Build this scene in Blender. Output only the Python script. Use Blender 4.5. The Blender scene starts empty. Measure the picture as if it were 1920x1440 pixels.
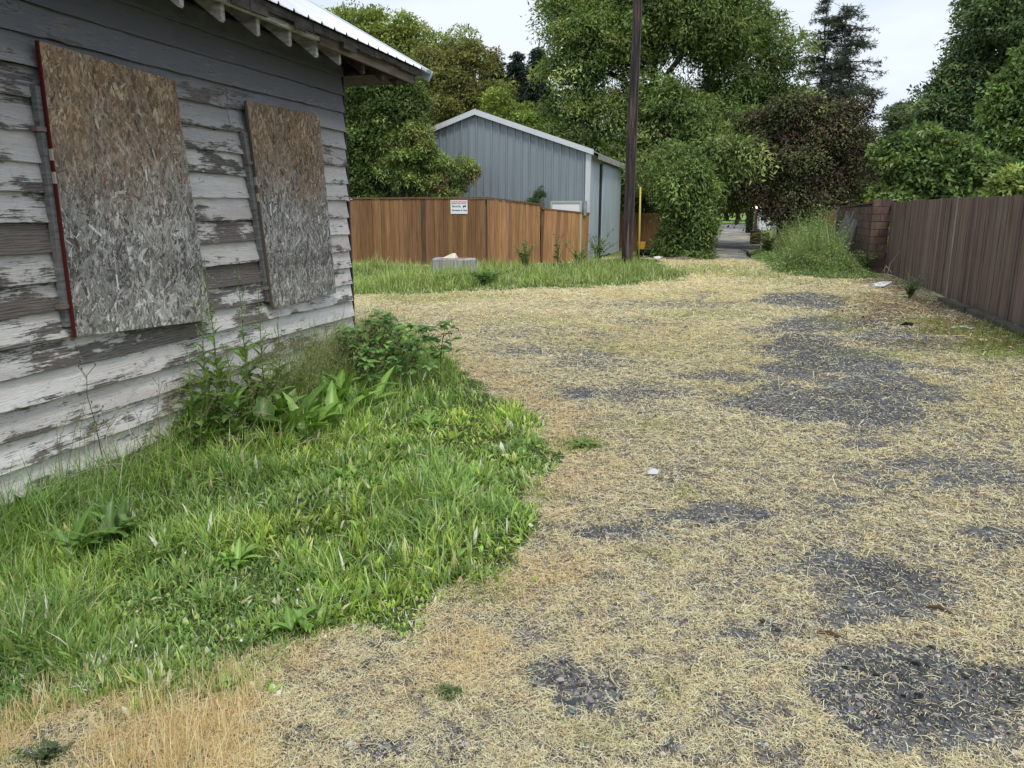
import bpy, math, random
import numpy as np
from mathutils import Vector
R = math.radians
scene = bpy.context.scene
COL = scene.collection

# ------------------------------------------------------------------ camera, light, exposure
H = 1.6
PITCH = math.atan(325 / 1442.0)
YAW = R(15.68)
cam_d = bpy.data.cameras.new('camera')
cam = bpy.data.objects.new('camera', cam_d); COL.objects.link(cam)
cam_d.sensor_width = 36; cam_d.lens = 1442 / 1920 * 36
cam_d.clip_start = .05; cam_d.clip_end = 1500
cam.location = (0, 0, H); cam.rotation_euler = (math.pi / 2 - PITCH, 0, YAW)
scene.camera = cam

SUN_EL, SUN_AZ = R(58), R(150)          # azimuth clockwise from +Y
w = bpy.data.worlds.new('World'); scene.world = w; w.use_nodes = True
nt = w.node_tree; nt.nodes.clear()
wo = nt.nodes.new('ShaderNodeOutputWorld'); bg = nt.nodes.new('ShaderNodeBackground')
sky = nt.nodes.new('ShaderNodeTexSky'); sky.sky_type = 'NISHITA'; sky.sun_disc = False
sky.sun_elevation = SUN_EL; sky.sun_rotation = SUN_AZ; sky.air_density = 1.0; sky.dust_density = 3.0
tc = nt.nodes.new('ShaderNodeTexCoord')
mp = nt.nodes.new('ShaderNodeMapping'); mp.inputs['Scale'].default_value = (1, 1, 3.2)
no = nt.nodes.new('ShaderNodeTexNoise'); no.inputs['Scale'].default_value = 1.7; no.inputs['Detail'].default_value = 5
no.inputs['Roughness'].default_value = .5
rp = nt.nodes.new('ShaderNodeValToRGB')
rp.color_ramp.elements[0].position = .38; rp.color_ramp.elements[0].color = (4.5, 5.4, 6.5, 1)
rp.color_ramp.elements[1].position = .6; rp.color_ramp.elements[1].color = (6.9, 7.4, 8.0, 1)
mx = nt.nodes.new('ShaderNodeMix'); mx.data_type = 'RGBA'; mx.inputs[0].default_value = .88
L = nt.links.new
L(tc.outputs['Generated'], mp.inputs[0]); L(mp.outputs[0], no.inputs['Vector']); L(no.outputs[0], rp.inputs[0])
L(sky.outputs[0], mx.inputs[6]); L(rp.outputs[0], mx.inputs[7]); L(mx.outputs[2], bg.inputs[0])
bg.inputs[1].default_value = .1
L(bg.outputs[0], wo.inputs[0])
sd = bpy.data.lights.new('sun', 'SUN'); sun = bpy.data.objects.new('sun', sd); COL.objects.link(sun)
sd.energy = 1.5; sd.angle = R(13); sd.color = (1, .965, .9)
dirv = Vector((math.sin(SUN_AZ) * math.cos(SUN_EL), math.cos(SUN_AZ) * math.cos(SUN_EL), math.sin(SUN_EL)))
sun.rotation_euler = dirv.to_track_quat('Z', 'Y').to_euler()
scene.view_settings.view_transform = 'Standard'; scene.view_settings.look = 'None'
scene.view_settings.exposure = 0.52; scene.view_settings.gamma = 1
scene.cycles.max_bounces = 5; scene.cycles.diffuse_bounces = 3; scene.cycles.glossy_bounces = 2
scene.cycles.transmission_bounces = 3; scene.cycles.transparent_max_bounces = 4
scene.cycles.use_denoising = True
scene.cycles.denoiser = 'OPENIMAGEDENOISE'; scene.cycles.denoising_input_passes = 'RGB_ALBEDO_NORMAL'

# ------------------------------------------------------------------ photo-pixel to place helpers (used to survey positions)
FP = 1442.0
def ray(x, y):
    a = x - 960; b = 720 - y
    f = FP * math.cos(PITCH) + b * math.sin(PITCH); z = -FP * math.sin(PITCH) + b * math.cos(PITCH)
    return (a * math.cos(YAW) - f * math.sin(YAW), a * math.sin(YAW) + f * math.cos(YAW), z)
def gp(x, y, z0=0.0):
    d = ray(x, y); t = (z0 - H) / d[2]; return (d[0] * t, d[1] * t)
def onY(x, y, Y):
    d = ray(x, y); t = Y / d[1]; return (d[0] * t, Y, d[2] * t + H)
def onX(x, y, X):
    d = ray(x, y); t = X / d[0]; return (X, d[1] * t, d[2] * t + H)

# ------------------------------------------------------------------ noise
def _h(ix, iy, s):
    n = (ix.astype(np.int64) * 374761393 + iy.astype(np.int64) * 668265263 + s * 1442695041) & 0x7fffffff
    n = ((n ^ (n >> 13)) * 1274126177) & 0x7fffffff
    return ((n ^ (n >> 16)) & 0xffff) / 65535.0
def vnoise(x, y, s=0):
    ix = np.floor(x); iy = np.floor(y); fx = x - ix; fy = y - iy
    fx = fx * fx * (3 - 2 * fx); fy = fy * fy * (3 - 2 * fy)
    a = _h(ix, iy, s); b = _h(ix + 1, iy, s); c = _h(ix, iy + 1, s); d = _h(ix + 1, iy + 1, s)
    return (a * (1 - fx) + b * fx) * (1 - fy) + (c * (1 - fx) + d * fx) * fy
def fbm(x, y, s=0, o=4):
    v = 0; a = .5; t = 0
    for i in range(o):
        v = v + a * vnoise(x * 2 ** i, y * 2 ** i, s + i * 7); t += a; a *= .55
    return v / t
def sstep(a, b, x):
    t = np.clip((x - a) / (b - a), 0, 1); return t * t * (3 - 2 * t)

# ------------------------------------------------------------------ materials
def mat(name):
    m = bpy.data.materials.new(name); m.use_nodes = True
    return m, m.node_tree, m.node_tree.nodes['Principled BSDF']
def N(t, kind, **kw):
    n = t.nodes.new(kind)
    for k, v in kw.items():
        if k in n.inputs.keys() if hasattr(n.inputs, 'keys') else False: n.inputs[k].default_value = v
        else: setattr(n, k, v)
    return n
def noise_n(t, scale=5, detail=4, rough=.55, vec=None, stretch=None, coord='Object'):
    n = t.nodes.new('ShaderNodeTexNoise'); n.inputs['Scale'].default_value = scale
    n.inputs['Detail'].default_value = detail; n.inputs['Roughness'].default_value = rough
    c = t.nodes.new('ShaderNodeTexCoord'); m = t.nodes.new('ShaderNodeMapping')
    if stretch: m.inputs['Scale'].default_value = stretch
    t.links.new(c.outputs[coord], m.inputs[0]); t.links.new(m.outputs[0], n.inputs['Vector'])
    return n
def ramp(t, src, stops):
    r = t.nodes.new('ShaderNodeValToRGB'); t.links.new(src, r.inputs[0])
    e = r.color_ramp.elements
    while len(e) < len(stops): e.new(.5)
    for i, (p, c) in enumerate(stops):
        e[i].position = p
        e[i].color = (c, c, c, 1) if isinstance(c, (int, float)) else (*c, 1)
    return r.outputs[0]
def mixc(t, fac, a, b, mode='MIX'):
    m = t.nodes.new('ShaderNodeMix'); m.data_type = 'RGBA'; m.blend_type = mode
    for i, v in ((0, fac), (6, a), (7, b)):
        if isinstance(v, (int, float)): m.inputs[i].default_value = v
        elif isinstance(v, tuple): m.inputs[i].default_value = (*v, 1)
        else: t.links.new(v, m.inputs[i])
    return m.outputs[2]
def mth(t, op, a, b=None, clamp=False):
    m = t.nodes.new('ShaderNodeMath'); m.operation = op; m.use_clamp = clamp
    for i, v in ((0, a), (1, b)):
        if v is None: continue
        if isinstance(v, (int, float)): m.inputs[i].default_value = v
        else: t.links.new(v, m.inputs[i])
    return m.outputs[0]
def attr(t, name):
    a = t.nodes.new('ShaderNodeAttribute'); a.attribute_name = name; return a
def bump(t, bs, h, strength=.4, dist=.01):
    b = t.nodes.new('ShaderNodeBump'); b.inputs['Strength'].default_value = strength; b.inputs['Distance'].default_value = dist
    t.links.new(h, b.inputs['Height']); t.links.new(b.outputs[0], bs.inputs['Normal'])
def plain(name, c, rough=.7, metal=0, var=.25, scale=6, spec=.3, stretch=None):
    m, t, b = mat(name)
    n = noise_n(t, scale, 5, .6, stretch=stretch)
    r = ramp(t, n.outputs[0], [(.3, tuple(v * (1 - var) for v in c)), (.7, tuple(min(1, v * (1 + var)) for v in c))])
    t.links.new(r, b.inputs['Base Color']); b.inputs['Roughness'].default_value = rough
    b.inputs['Metallic'].default_value = metal; b.inputs['Specular IOR Level'].default_value = spec
    return m
def leafmat(name, trans=.32, rough=.48, spec=.4):
    m, t, b = mat(name)
    a = attr(t, 'Col'); t.links.new(a.outputs['Color'], b.inputs['Base Color'])
    b.inputs['Roughness'].default_value = rough; b.inputs['Specular IOR Level'].default_value = spec
    if trans:
        tr = t.nodes.new('ShaderNodeBsdfTranslucent')
        c2 = mixc(t, 1.0, a.outputs['Color'], (1.35, 1.3, .6), 'MULTIPLY'); t.links.new(c2, tr.inputs[0])
        ms = t.nodes.new('ShaderNodeMixShader'); ms.inputs[0].default_value = trans
        o = t.nodes['Material Output']
        t.links.new(b.outputs[0], ms.inputs[1]); t.links.new(tr.outputs[0], ms.inputs[2]); t.links.new(ms.outputs[0], o.inputs[0])
    return m
M_leaf = leafmat('leaf'); M_grass = leafmat('grass_blade', .3, .5, .3); M_straw = leafmat('dry_straw', .3, .8, .1)
M_flat = leafmat('vertex_tinted', 0, .85, .15)
def woodmat(name, dark, light, grain=(2, 2, .12), scale=22, rough=.8, extra=None, useattr=True):
    """grain runs along the axis whose stretch is small"""
    m, t, b = mat(name)
    n = noise_n(t, scale, 6, .65, stretch=grain)
    c = ramp(t, n.outputs[0], [(.32, dark), (.68, light)])
    if useattr:
        a = attr(t, 'Col'); c = mixc(t, 1.0, c, a.outputs['Color'], 'MULTIPLY')
    if extra: c = extra(t, c)
    t.links.new(c, b.inputs['Base Color']); b.inputs['Roughness'].default_value = rough
    b.inputs['Specular IOR Level'].default_value = .2
    bump(t, b, n.outputs[0], .5, .006)
    return m
def barkmat(name, dark, light):
    return woodmat(name, dark, light, (3, 3, .5), 9, .9, None, False)

# ------------------------------------------------------------------ mesh building
def npmesh(name, V, F, m, col=None, parent=None, smooth=False, org=(0, 0, 0), extra=None):
    """V (n,3), F (k,4) or (k,3) numpy; one object"""
    V = np.asarray(V, dtype=np.float32); F = np.asarray(F, dtype=np.int32)
    me = bpy.data.meshes.new(name); nv, nf, k = len(V), len(F), F.shape[1]
    if parent is not None: org = parent['_org'] if '_org' in parent else org
    V = V - np.array(org, dtype=np.float32)
    me.vertices.add(nv); me.vertices.foreach_set('co', V.ravel())
    me.loops.add(nf * k); me.loops.foreach_set('vertex_index', F.ravel())
    me.polygons.add(nf); me.polygons.foreach_set('loop_start', np.arange(nf, dtype=np.int32) * k)
    me.polygons.foreach_set('use_smooth', np.full(nf, bool(smooth)))
    me.update(calc_edges=True)
    if col is not None: setcol(me, 'Col', col)
    if extra:
        for kk, vv in extra.items(): setcol(me, kk, vv)
    me.materials.append(m)
    return link(name, me, parent, org)
def setcol(me, nm, col):
    c = np.ones((len(me.vertices), 4), dtype=np.float32); c[:, :3] = col
    a = me.color_attributes.new(nm, 'FLOAT_COLOR', 'POINT'); a.data.foreach_set('color', c.ravel())
def link(name, me, parent, org):
    o = bpy.data.objects.new(name, me); COL.objects.link(o)
    if parent is not None: o.parent = parent; o['_org'] = list(org)
    else: o.location = org; o['_org'] = list(org)
    return o
def thing(name, label, cat, loc, group=None):
    o = bpy.data.objects.new(name, None); COL.objects.link(o); o.location = loc; o['_org'] = list(loc)
    o['label'] = label; o['category'] = cat
    if group: o['group'] = group
    return o
def tag(o, label=None, cat=None, group=None, kind=None):
    if label: o['label'] = label
    if cat: o['category'] = cat
    if group: o['group'] = group
    if kind: o['kind'] = kind
    return o

class MB:
    def __init__(s): s.v = []; s.f = []; s.c = []
    def add(s, vs, fs, c=(1, 1, 1)):
        o = len(s.v); s.v += [tuple(v) for v in vs]; s.f += [tuple(i + o for i in f) for f in fs]; s.c += [c] * len(vs)
    def box(s, x0, x1, y0, y1, z0, z1, c=(1, 1, 1)):
        s.add([(x0, y0, z0), (x1, y0, z0), (x1, y1, z0), (x0, y1, z0), (x0, y0, z1), (x1, y0, z1), (x1, y1, z1), (x0, y1, z1)],
              [(0, 3, 2, 1), (4, 5, 6, 7), (0, 1, 5, 4), (1, 2, 6, 5), (2, 3, 7, 6), (3, 0, 4, 7)], c)
    def beam(s, a, b, wd, th, up=(0, 0, 1), c=(1, 1, 1)):
        a = Vector(a); b = Vector(b); d = (b - a).normalized(); u = Vector(up); x = d.cross(u)
        if x.length < 1e-4: x = d.cross(Vector((0, 1, 0)))
        x.normalize(); u = x.cross(d).normalized(); x = x * wd / 2; u = u * th / 2
        s.add([a - x - u, a + x - u, a + x + u, a - x + u, b - x - u, b + x - u, b + x + u, b - x + u],
              [(3, 2, 1, 0), (4, 5, 6, 7), (0, 1, 5, 4), (1, 2, 6, 5), (2, 3, 7, 6), (3, 0, 4, 7)], c)
    def tube(s, pts, rads, n=8, c=(1, 1, 1), cap=True):
        pts = [Vector(p) for p in pts]; o = len(s.v)
        for i, p in enumerate(pts):
            d = (pts[min(i + 1, len(pts) - 1)] - pts[max(i - 1, 0)]).normalized()
            u = Vector((0, 0, 1)) if abs(d.z) < .9 else Vector((1, 0, 0))
            x = d.cross(u).normalized(); y = x.cross(d).normalized()
            for k in range(n):
                a = 2 * math.pi * k / n
                s.v.append(tuple(p + (x * math.cos(a) + y * math.sin(a)) * rads[i])); s.c.append(c)
        for i in range(len(pts) - 1):
            for k in range(n):
                a = o + i * n + k; b = o + i * n + (k + 1) % n
                s.f.append((a, b, b + n, a + n))
        if cap:
            s.f.append(tuple(o + k for k in range(n))[::-1]); e = o + (len(pts) - 1) * n
            s.f.append(tuple(e + k for k in range(n)))
    def prism(s, poly, axis, a0, a1, c=(1, 1, 1)):
        """poly: 2-D points in the two other axes"""
        n = len(poly)
        def P(p, a):
            return {'x': (a, p[0], p[1]), 'y': (p[0], a, p[1]), 'z': (p[0], p[1], a)}[axis]
        s.add([P(p, a0) for p in poly] + [P(p, a1) for p in poly],
              [tuple(range(n))[::-1], tuple(range(n, 2 * n))] + [(i, (i + 1) % n, n + (i + 1) % n, n + i) for i in range(n)], c)
    def build(s, name, m, parent=None, org=None, smooth=False, bevel=0):
        me = bpy.data.meshes.new(name)
        if parent is not None: org = tuple(parent['_org'])
        if org is None: org = (0, 0, 0)
        me.from_pydata([(x - org[0], y - org[1], z - org[2]) for x, y, z in s.v], [], s.f)
        import bmesh
        bm = bmesh.new(); bm.from_mesh(me); bmesh.ops.recalc_face_normals(bm, faces=bm.faces); bm.to_mesh(me); bm.free()
        setcol(me, 'Col', np.array(s.c, dtype=np.float32)); me.materials.append(m)
        if smooth: me.polygons.foreach_set('use_smooth', [True] * len(me.polygons))
        o = link(name, me, parent, org)
        if bevel:
            b = o.modifiers.new('bevel', 'BEVEL'); b.width = bevel; b.segments = 2; b.limit_method = 'ANGLE'
        return o

# ------------------------------------------------------------------ foliage in numpy
rng = np.random.default_rng(7)
def ribbons(P, W, S, col, tipcol=None):
    """P (n,k,3) centre lines, W (n,k) half widths, S (n,3) side vectors, col (n,3)"""
    n, k = W.shape
    off = S[:, None, :] * W[:, :, None]
    V = np.stack([P - off, P + off], 2).reshape(-1, 3)
    base = (np.arange(n) * 2 * k)[:, None]
    F = np.concatenate([base + np.array([2 * j, 2 * j + 1, 2 * j + 3, 2 * j + 2])[None] for j in range(k - 1)], 0)
    C = np.repeat(col, 2 * k, 0)
    if tipcol is not None:
        t = np.tile(np.repeat(np.linspace(0, 1, k), 2), n)[:, None]
        C = C * (1 - t) + np.repeat(tipcol, 2 * k, 0) * t
    return V, F, C
def blades(x, y, z, length, width, lean, col, k=4, tip=None, curl=.6, base_w=.8):
    """upright grass blades; lean 0 = straight up, 1 = bent over"""
    n = len(x); th = rng.uniform(0, 2 * np.pi, n)
    d = np.stack([np.cos(th), np.sin(th), np.zeros(n)], 1)
    S = np.stack([-np.sin(th), np.cos(th), np.zeros(n)], 1)
    S = S + rng.normal(0, .35, (n, 3)); S /= np.linalg.norm(S, axis=1)[:, None]
    t = np.linspace(0, 1, k)
    ang = lean[:, None] * (.35 + curl * 1.6 * t[None])                 # angle from vertical
    seg = length[:, None] / (k - 1)
    hx = np.cumsum(np.sin(ang) * seg, 1) - np.sin(ang[:, :1]) * seg; hz = np.cumsum(np.cos(ang) * seg, 1) - np.cos(ang[:, :1]) * seg
    P = np.stack([x, y, z], 1)[:, None, :] + d[:, None, :] * hx[:, :, None]
    P[:, :, 2] += hz
    prof = np.interp(t, [0, .35, .75, 1], [base_w, 1, .7, .06])
    W = width[:, None] * .5 * prof[None]
    return ribbons(P, W, S, col, tip)
def curls(x, y, z, length, width, col, k=3, flat=.25):
    """lying, kinked bits of dead grass"""
    n = len(x); th = rng.uniform(0, 2 * np.pi, n); kk = rng.normal(0, .75, n)
    P = np.zeros((n, k, 3)); P[:, 0] = np.stack([x, y, z], 1); el = np.abs(rng.normal(0, flat, n))
    for j in range(1, k):
        a = th + kk * (j - 1); e = el * (1 if j == 1 else -.6)
        P[:, j] = P[:, j - 1] + (length / (k - 1))[:, None] * np.stack([np.cos(a) * np.cos(e), np.sin(a) * np.cos(e), np.sin(e)], 1)
    S = np.stack([-np.sin(th + kk / 2), np.cos(th + kk / 2), rng.normal(0, .3, n)], 1)
    S /= np.linalg.norm(S, axis=1)[:, None]
    W = width[:, None] * .5 * np.interp(np.linspace(0, 1, k), [0, .5, 1], [.8, 1, .3])[None]
    return ribbons(P, W, S, col)
def cat(parts):
    o = 0; Vs, Fs, Cs = [], [], []
    for V, F, C in parts:
        Vs.append(V); Fs.append(F + o); Cs.append(C); o += len(V)
    return np.concatenate(Vs), np.concatenate(Fs), np.concatenate(Cs)
def leafquads(P, D, Nn, length, width, col, fold=.25):
    """rhombic leaves: centre base P, direction D, normal Nn"""
    S = np.cross(D, Nn); S /= (np.linalg.norm(S, axis=1)[:, None] + 1e-9)
    n = len(P); l = length[:, None]; w_ = width[:, None]
    U = np.cross(S, D)
    a = P; b = P + D * l * .42 - S * w_ * .5 + U * w_ * fold; c = P + D * l; d = P + D * l * .42 + S * w_ * .5 + U * w_ * fold
    V = np.stack([a, b, c, d], 1).reshape(-1, 3)
    F = np.arange(n * 4).reshape(n, 4)
    return V, F, np.repeat(col, 4, 0)
def unit(v): return v / (np.linalg.norm(v, axis=1)[:, None] + 1e-9)
def pal(n, cols, jit=.18, r=None):
    r = r if r is not None else rng
    c = np.array(cols)[r.integers(0, len(cols), n)]
    return np.clip(c * (1 + r.normal(0, jit, (n, 1))) * (1 + r.normal(0, jit * .25, (n, 3))), .004, .95)

def crown(blobs, nclump, leaves_per, rc, leaf, cols, seed, droop=.3, shell=.5, jit=.2, up=.5, tint=.22, hang=0, lobes=7):
    """blobs: (cx,cy,cz,rx,ry,rz).  Leaves gathered in clumps through the blobs' volume. Returns V,F,C and clump centres."""
    r = np.random.default_rng(seed); B0 = list(blobs); blobs = []
    for b in B0:                                             # break every mass into lobes with gaps between them
        blobs.append((b[0], b[1], b[2], b[3] * .72, b[4] * .72, b[5] * .72))
        for _ in range(lobes):
            d = unit(r.normal(size=(1, 3)))[0]; k = r.uniform(.2, .42); q = r.uniform(.62, 1.12)
            blobs.append((b[0] + d[0] * b[3] * q, b[1] + d[1] * b[4] * q, b[2] + d[2] * b[5] * q, b[3] * k * 1.15, b[4] * k * 1.15, b[5] * k * .85))
    vol = np.array([b[3] * b[4] * b[5] for b in blobs]) ** .75; vol /= vol.sum()
    bi = r.choice(len(blobs), nclump, p=vol); B = np.array(blobs)[bi]
    u = unit(r.normal(size=(nclump, 3))); u[:, 2] = np.where(u[:, 2] < -.5, -u[:, 2], u[:, 2])
    rad = shell + (1 - shell) * r.random(nclump) ** .6
    rad = np.where(r.random(nclump) < .16, r.uniform(1.0, 1.2, nclump), rad)
    cc = B[:, :3] + u * rad[:, None] * B[:, 3:]
    rcs = rc * r.uniform(.55, 1.5, nclump)
    n = nclump * leaves_per
    ci = np.repeat(np.arange(nclump), leaves_per)
    qd = unit(r.normal(size=(n, 3)) + unit(cc - B[:, :3])[ci] * .55 + np.array([0, 0, .35])); q = qd * (.35 + .65 * r.random(n) ** .4)[:, None]
    q[:, 2] *= .55; q *= (1 + .35 * (fbm(ci * 7.3 + qd[:, 0] * 1.7, qd[:, 1] * 1.7 + qd[:, 2], seed % 97, 2) - .5) * 2)[:, None]
    P = cc[ci] + q * rcs[ci][:, None]
    if hang: P[:, 2] -= np.abs(r.normal(0, hang, n)) * rcs[ci]
    out = unit(P - B[ci][:, :3]) ; D = unit(out * .7 + r.normal(0, .75, (n, 3)) + np.array([0, 0, -droop]))
    Nn = unit(np.array([0, 0, up]) + qd * .9 + out * .1 + r.normal(0, .42, (n, 3)))
    ln = leaf[0] * r.uniform(.6, 1.35, n); wd = leaf[1] * r.uniform(.7, 1.3, n)
    ct = np.clip(1 + r.normal(0, tint, nclump), .45, 1.7); base = np.array(cols)
    c = base[r.integers(0, len(cols), nclump)][ci] * ct[ci][:, None] * (1 + r.normal(0, jit, (n, 1)))
    c = np.clip(c * np.array([1.92, 1.8, 1.6]) * (1 + r.normal(0, .05, (n, 3))), .003, .8)
    V, F, C = leafquads(P, D, Nn, ln, wd, c)
    return V, F, C, cc
def limb_pts(a, b, k=5, sag=.0, wob=.1, r=random):
    a = Vector(a); b = Vector(b); out = []; l = (b - a).length
    for i in range(k + 1):
        t = i / k; p = a.lerp(b, t)
        p += Vector((r.uniform(-1, 1), r.uniform(-1, 1), r.uniform(-1, 1))) * wob * l * .12 * (t * (1 - t) * 4)
        p.z += sag * l * math.sin(math.pi * t) * .5
        out.append(p)
    return out
def tree(name, label, cat_, base, blobs, bark, cols, seed, trunk_r=.2, fork=.4, nclump=400, leaves=80, rc=.5, leaf=(.16, .07),
         group=None, droop=.3, shell=.5, limbs=7, twigs=60, up=.5, tint=.22, hang=0, jit=.2, mleaf=None, lean=(0, 0), lobes=7):
    t = thing(name, label, cat_, (base[0], base[1], 0), group)
    V, F, C, cc = crown(blobs, nclump, leaves, rc, leaf, cols, seed, droop, shell, jit, up, tint, hang, lobes)
    ob = npmesh('crown', V, F, mleaf or M_leaf, C, t)
    rr = random.Random(seed); mb = MB()
    top = max(b[2] + b[5] for b in blobs); hf = max(.3, min(fork * top, top * .6))
    fx = (base[0] + lean[0], base[1] + lean[1], hf)
    tp = [(base[0], base[1], -.05)] + limb_pts((base[0], base[1], .02), fx, 4, 0, .3, rr)[1:]
    mb.tube(tp, [trunk_r * 1.25] + [trunk_r * (1 - .3 * i / 4) for i in range(1, 5)], 9)
    for i in range(limbs):
        b = blobs[i % len(blobs)]
        e = (b[0] + rr.uniform(-.4, .4) * b[3], b[1] + rr.uniform(-.4, .4) * b[4], b[2] + rr.uniform(0, .6) * b[5])
        mb.tube(limb_pts(fx, e, 5, .05, .6, rr), [trunk_r * .55 * (1 - .85 * k / 5) for k in range(6)], 6)
        near = sorted(range(len(cc)), key=lambda j: (cc[j][0] - e[0]) ** 2 + (cc[j][1] - e[1]) ** 2 + (cc[j][2] - e[2]) ** 2)[:max(60, twigs // max(1, limbs) * 6)]
        for j in rr.sample(near, min(len(near), max(2, twigs // max(1, limbs)))):
            mb.tube(limb_pts(e, cc[j], 3, .02, .8, rr), [trunk_r * .12, trunk_r * .08, trunk_r * .05, trunk_r * .02], 4, cap=False)
    mb.build('trunk', bark, t)
    return t
def pxblob(x, y, rx, ry, Y, depth=.8):
    """ellipsoid outlined by a photo ellipse, standing at distance Y"""
    c = onY(x, y, Y); e = onY(x + rx, y, Y); f = onY(x, y - ry, Y)
    a = abs(e[0] - c[0]) * .86; return (c[0], Y, c[2], a, a * depth, abs(f[2] - c[2]) * .86)

# ================================================================== GROUND
def poly_world(px): return np.array([gp(*p) for p in px])
LAWN = np.concatenate([np.array([(-3.6, -.5), (-2.3, .6)]), poly_world([(0, 1375), (150, 1350), (400, 1315), (480, 1290), (505, 1225), (640, 1185),
        (740, 1190), (880, 1112), (960, 1060), (1000, 980), (985, 920), (1042, 870), (1015, 790), (960, 742), (880, 690), (790, 655)]),
        np.array([(-4.2, 9.2), (-5.2, 9.0), (-5.0, 7.6), (-3.9, 7.2), (-3.6, 6.8)])])
FAR = np.concatenate([poly_world([(640, 562), (780, 553), (900, 546), (1080, 542), (1200, 536), (1270, 528), (1290, 512), (1255, 496)]),
        np.array([(-2.4, 26), (-3.2, 27.5), (-4.2, 26), (-4.3, 24.4), (-6.85, 21.7), (-18, 21.7), (-18, 12.5)])])
WEED = np.array([(1.0, 25.5), (1.35, 21.6), (1.9, 20.4), (2.6, 19.9), (3.25, 20.3), (3.45, 22.2), (3.45, 28), (3.3, 34), (2.2, 38), (1.3, 36), (.9, 30)])
def sdist(px, py, poly):
    """signed distance, positive inside"""
    d = np.full(px.shape, 1e9); ins = np.zeros(px.shape, bool); n = len(poly)
    for i in range(n):
        ax, ay = poly[i]; bx, by = poly[(i + 1) % n]; ex, ey = bx - ax, by - ay
        t = np.clip(((px - ax) * ex + (py - ay) * ey) / (ex * ex + ey * ey + 1e-12), 0, 1)
        d = np.minimum(d, np.hypot(px - ax - t * ex, py - ay - t * ey))
        c = ((ay > py) != (by > py)) & (px < (bx - ax) * (py - ay) / (by - ay + 1e-12) + ax); ins ^= c
    return np.where(ins, d, -d)
# bare gravel where the straw has worn through, surveyed as (photo x, y, half width, half height, strength)
GRAV = [(1500, 562, 62, 12, 1), (1445, 566, 45, 6, .8), (1530, 572, 50, 9, .9), (1520, 612, 75, 14, .9), (1430, 618, 40, 7, .6), (1500, 650, 70, 24, 1), (1560, 672, 90, 18, 1),
        (1490, 692, 60, 18, .9), (1620, 690, 100, 10, .8), (1640, 725, 90, 24, 1), (1530, 760, 140, 32, 1), (1640, 775, 80, 24, .8), (1720, 735, 60, 14, .7), (1460, 740, 60, 20, .8),
        (1700, 632, 160, 14, .75), (1740, 650, 120, 10, .6), (1650, 605, 70, 10, .7), (1780, 700, 60, 8, .5),
        (1078, 738, 46, 9, 1.3), (1190, 738, 70, 20, .75), (1100, 676, 70, 18, .55), (1330, 708, 70, 10, .7), (1390, 712, 50, 9, .7), (1290, 735, 60, 10, .5), (1030, 625, 160, 10, .35),
        (1240, 570, 170, 8, .45), (1320, 552, 40, 7, .5), (960, 655, 70, 12, .35), (1190, 604, 40, 9, .3), (1600, 815, 60, 10, .5), (1620, 832, 50, 12, .7), (1760, 872, 120, 16, .7),
        (1850, 900, 120, 18, .7), (1640, 880, 90, 14, .6), (1350, 966, 85, 14, .95), (1140, 1000, 75, 14, .95), (1220, 1010, 60, 8, .7), (1570, 945, 50, 9, .7), (1660, 905, 90, 12, .6),
        (1560, 1055, 50, 18, .8), (1620, 1070, 60, 22, .9), (1680, 1110, 90, 36, .9), (1590, 1160, 50, 14, .8), (1350, 1080, 90, 20, .5), (1440, 1180, 90, 22, .55), (1040, 1262, 45, 28, .95), (1100, 1305, 55, 28, .95), (960, 1200, 70, 24, .5),
        (1700, 1240, 110, 34, 1.1), (1790, 1285, 130, 40, 1.3), (1890, 1290, 90, 40, 1.2), (1640, 1310, 90, 36, .9), (1760, 1360, 150, 40, .9), (1600, 1250, 60, 20, .8), (1400, 1350, 90, 30, .45), (1850, 1010, 80, 20, .5), (700, 1400, 90, 24, .4), (1230, 1410, 110, 24, .4)]
GREEN = [(1330, 505, 90, 9, .8), (1420, 514, 70, 8, .7), (1500, 530, 80, 6, .4), (1880, 650, 90, 26, 1.0), (1800, 620, 70, 12, .7), (1730, 605, 50, 7, .8), (1560, 600, 40, 6, .4), (1600, 620, 40, 8, .5), (1660, 665, 110, 8, .4), (1340, 590, 120, 10, .35),
         (1160, 655, 90, 8, .4), (1095, 835, 40, 14, 1.0), (1285, 925, 24, 12, .6), (1220, 800, 60, 16, .35), (1110, 805, 30, 5, .8), (1010, 930, 40, 10, .6), (840, 1302, 40, 12, .8), (1230, 1040, 60, 14, .3), (1250, 1290, 60, 40, .3), (1130, 1380, 70, 30, .3),
         (900, 1110, 60, 20, .5), (1000, 600, 120, 8, .25), (880, 555, 90, 6, .5), (780, 562, 90, 7, .6), (60, 1420, 80, 20, .8)]
DIRT = [(1700, 575, 110, 26, 1.0), (1800, 610, 90, 20, 1.0), (1640, 560, 60, 14, .8), (1600, 590, 60, 10, .7), (1880, 640, 80, 14, .8), (1560, 540, 90, 8, .4), (1740, 645, 120, 8, .5), (1690, 540, 50, 12, .8), (1650, 530, 50, 8, .9)]
def ell(lst):
    out = []
    for x, y, rx, ry, s in lst:
        c = gp(x, y); a = gp(x + rx, y); b = gp(x, y - ry); b2 = gp(x, y + ry)
        ux, uy = a[0] - c[0], a[1] - c[1]; vx, vy = (b[0] - b2[0]) / 2, (b[1] - b2[1]) / 2
        M = np.linalg.inv(np.array([[ux, vx], [uy, vy]])); out.append((c, M, s))
    return out
E_GR, E_GN, E_DT = ell(GRAV), ell(GREEN), ell(DIRT)
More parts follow.
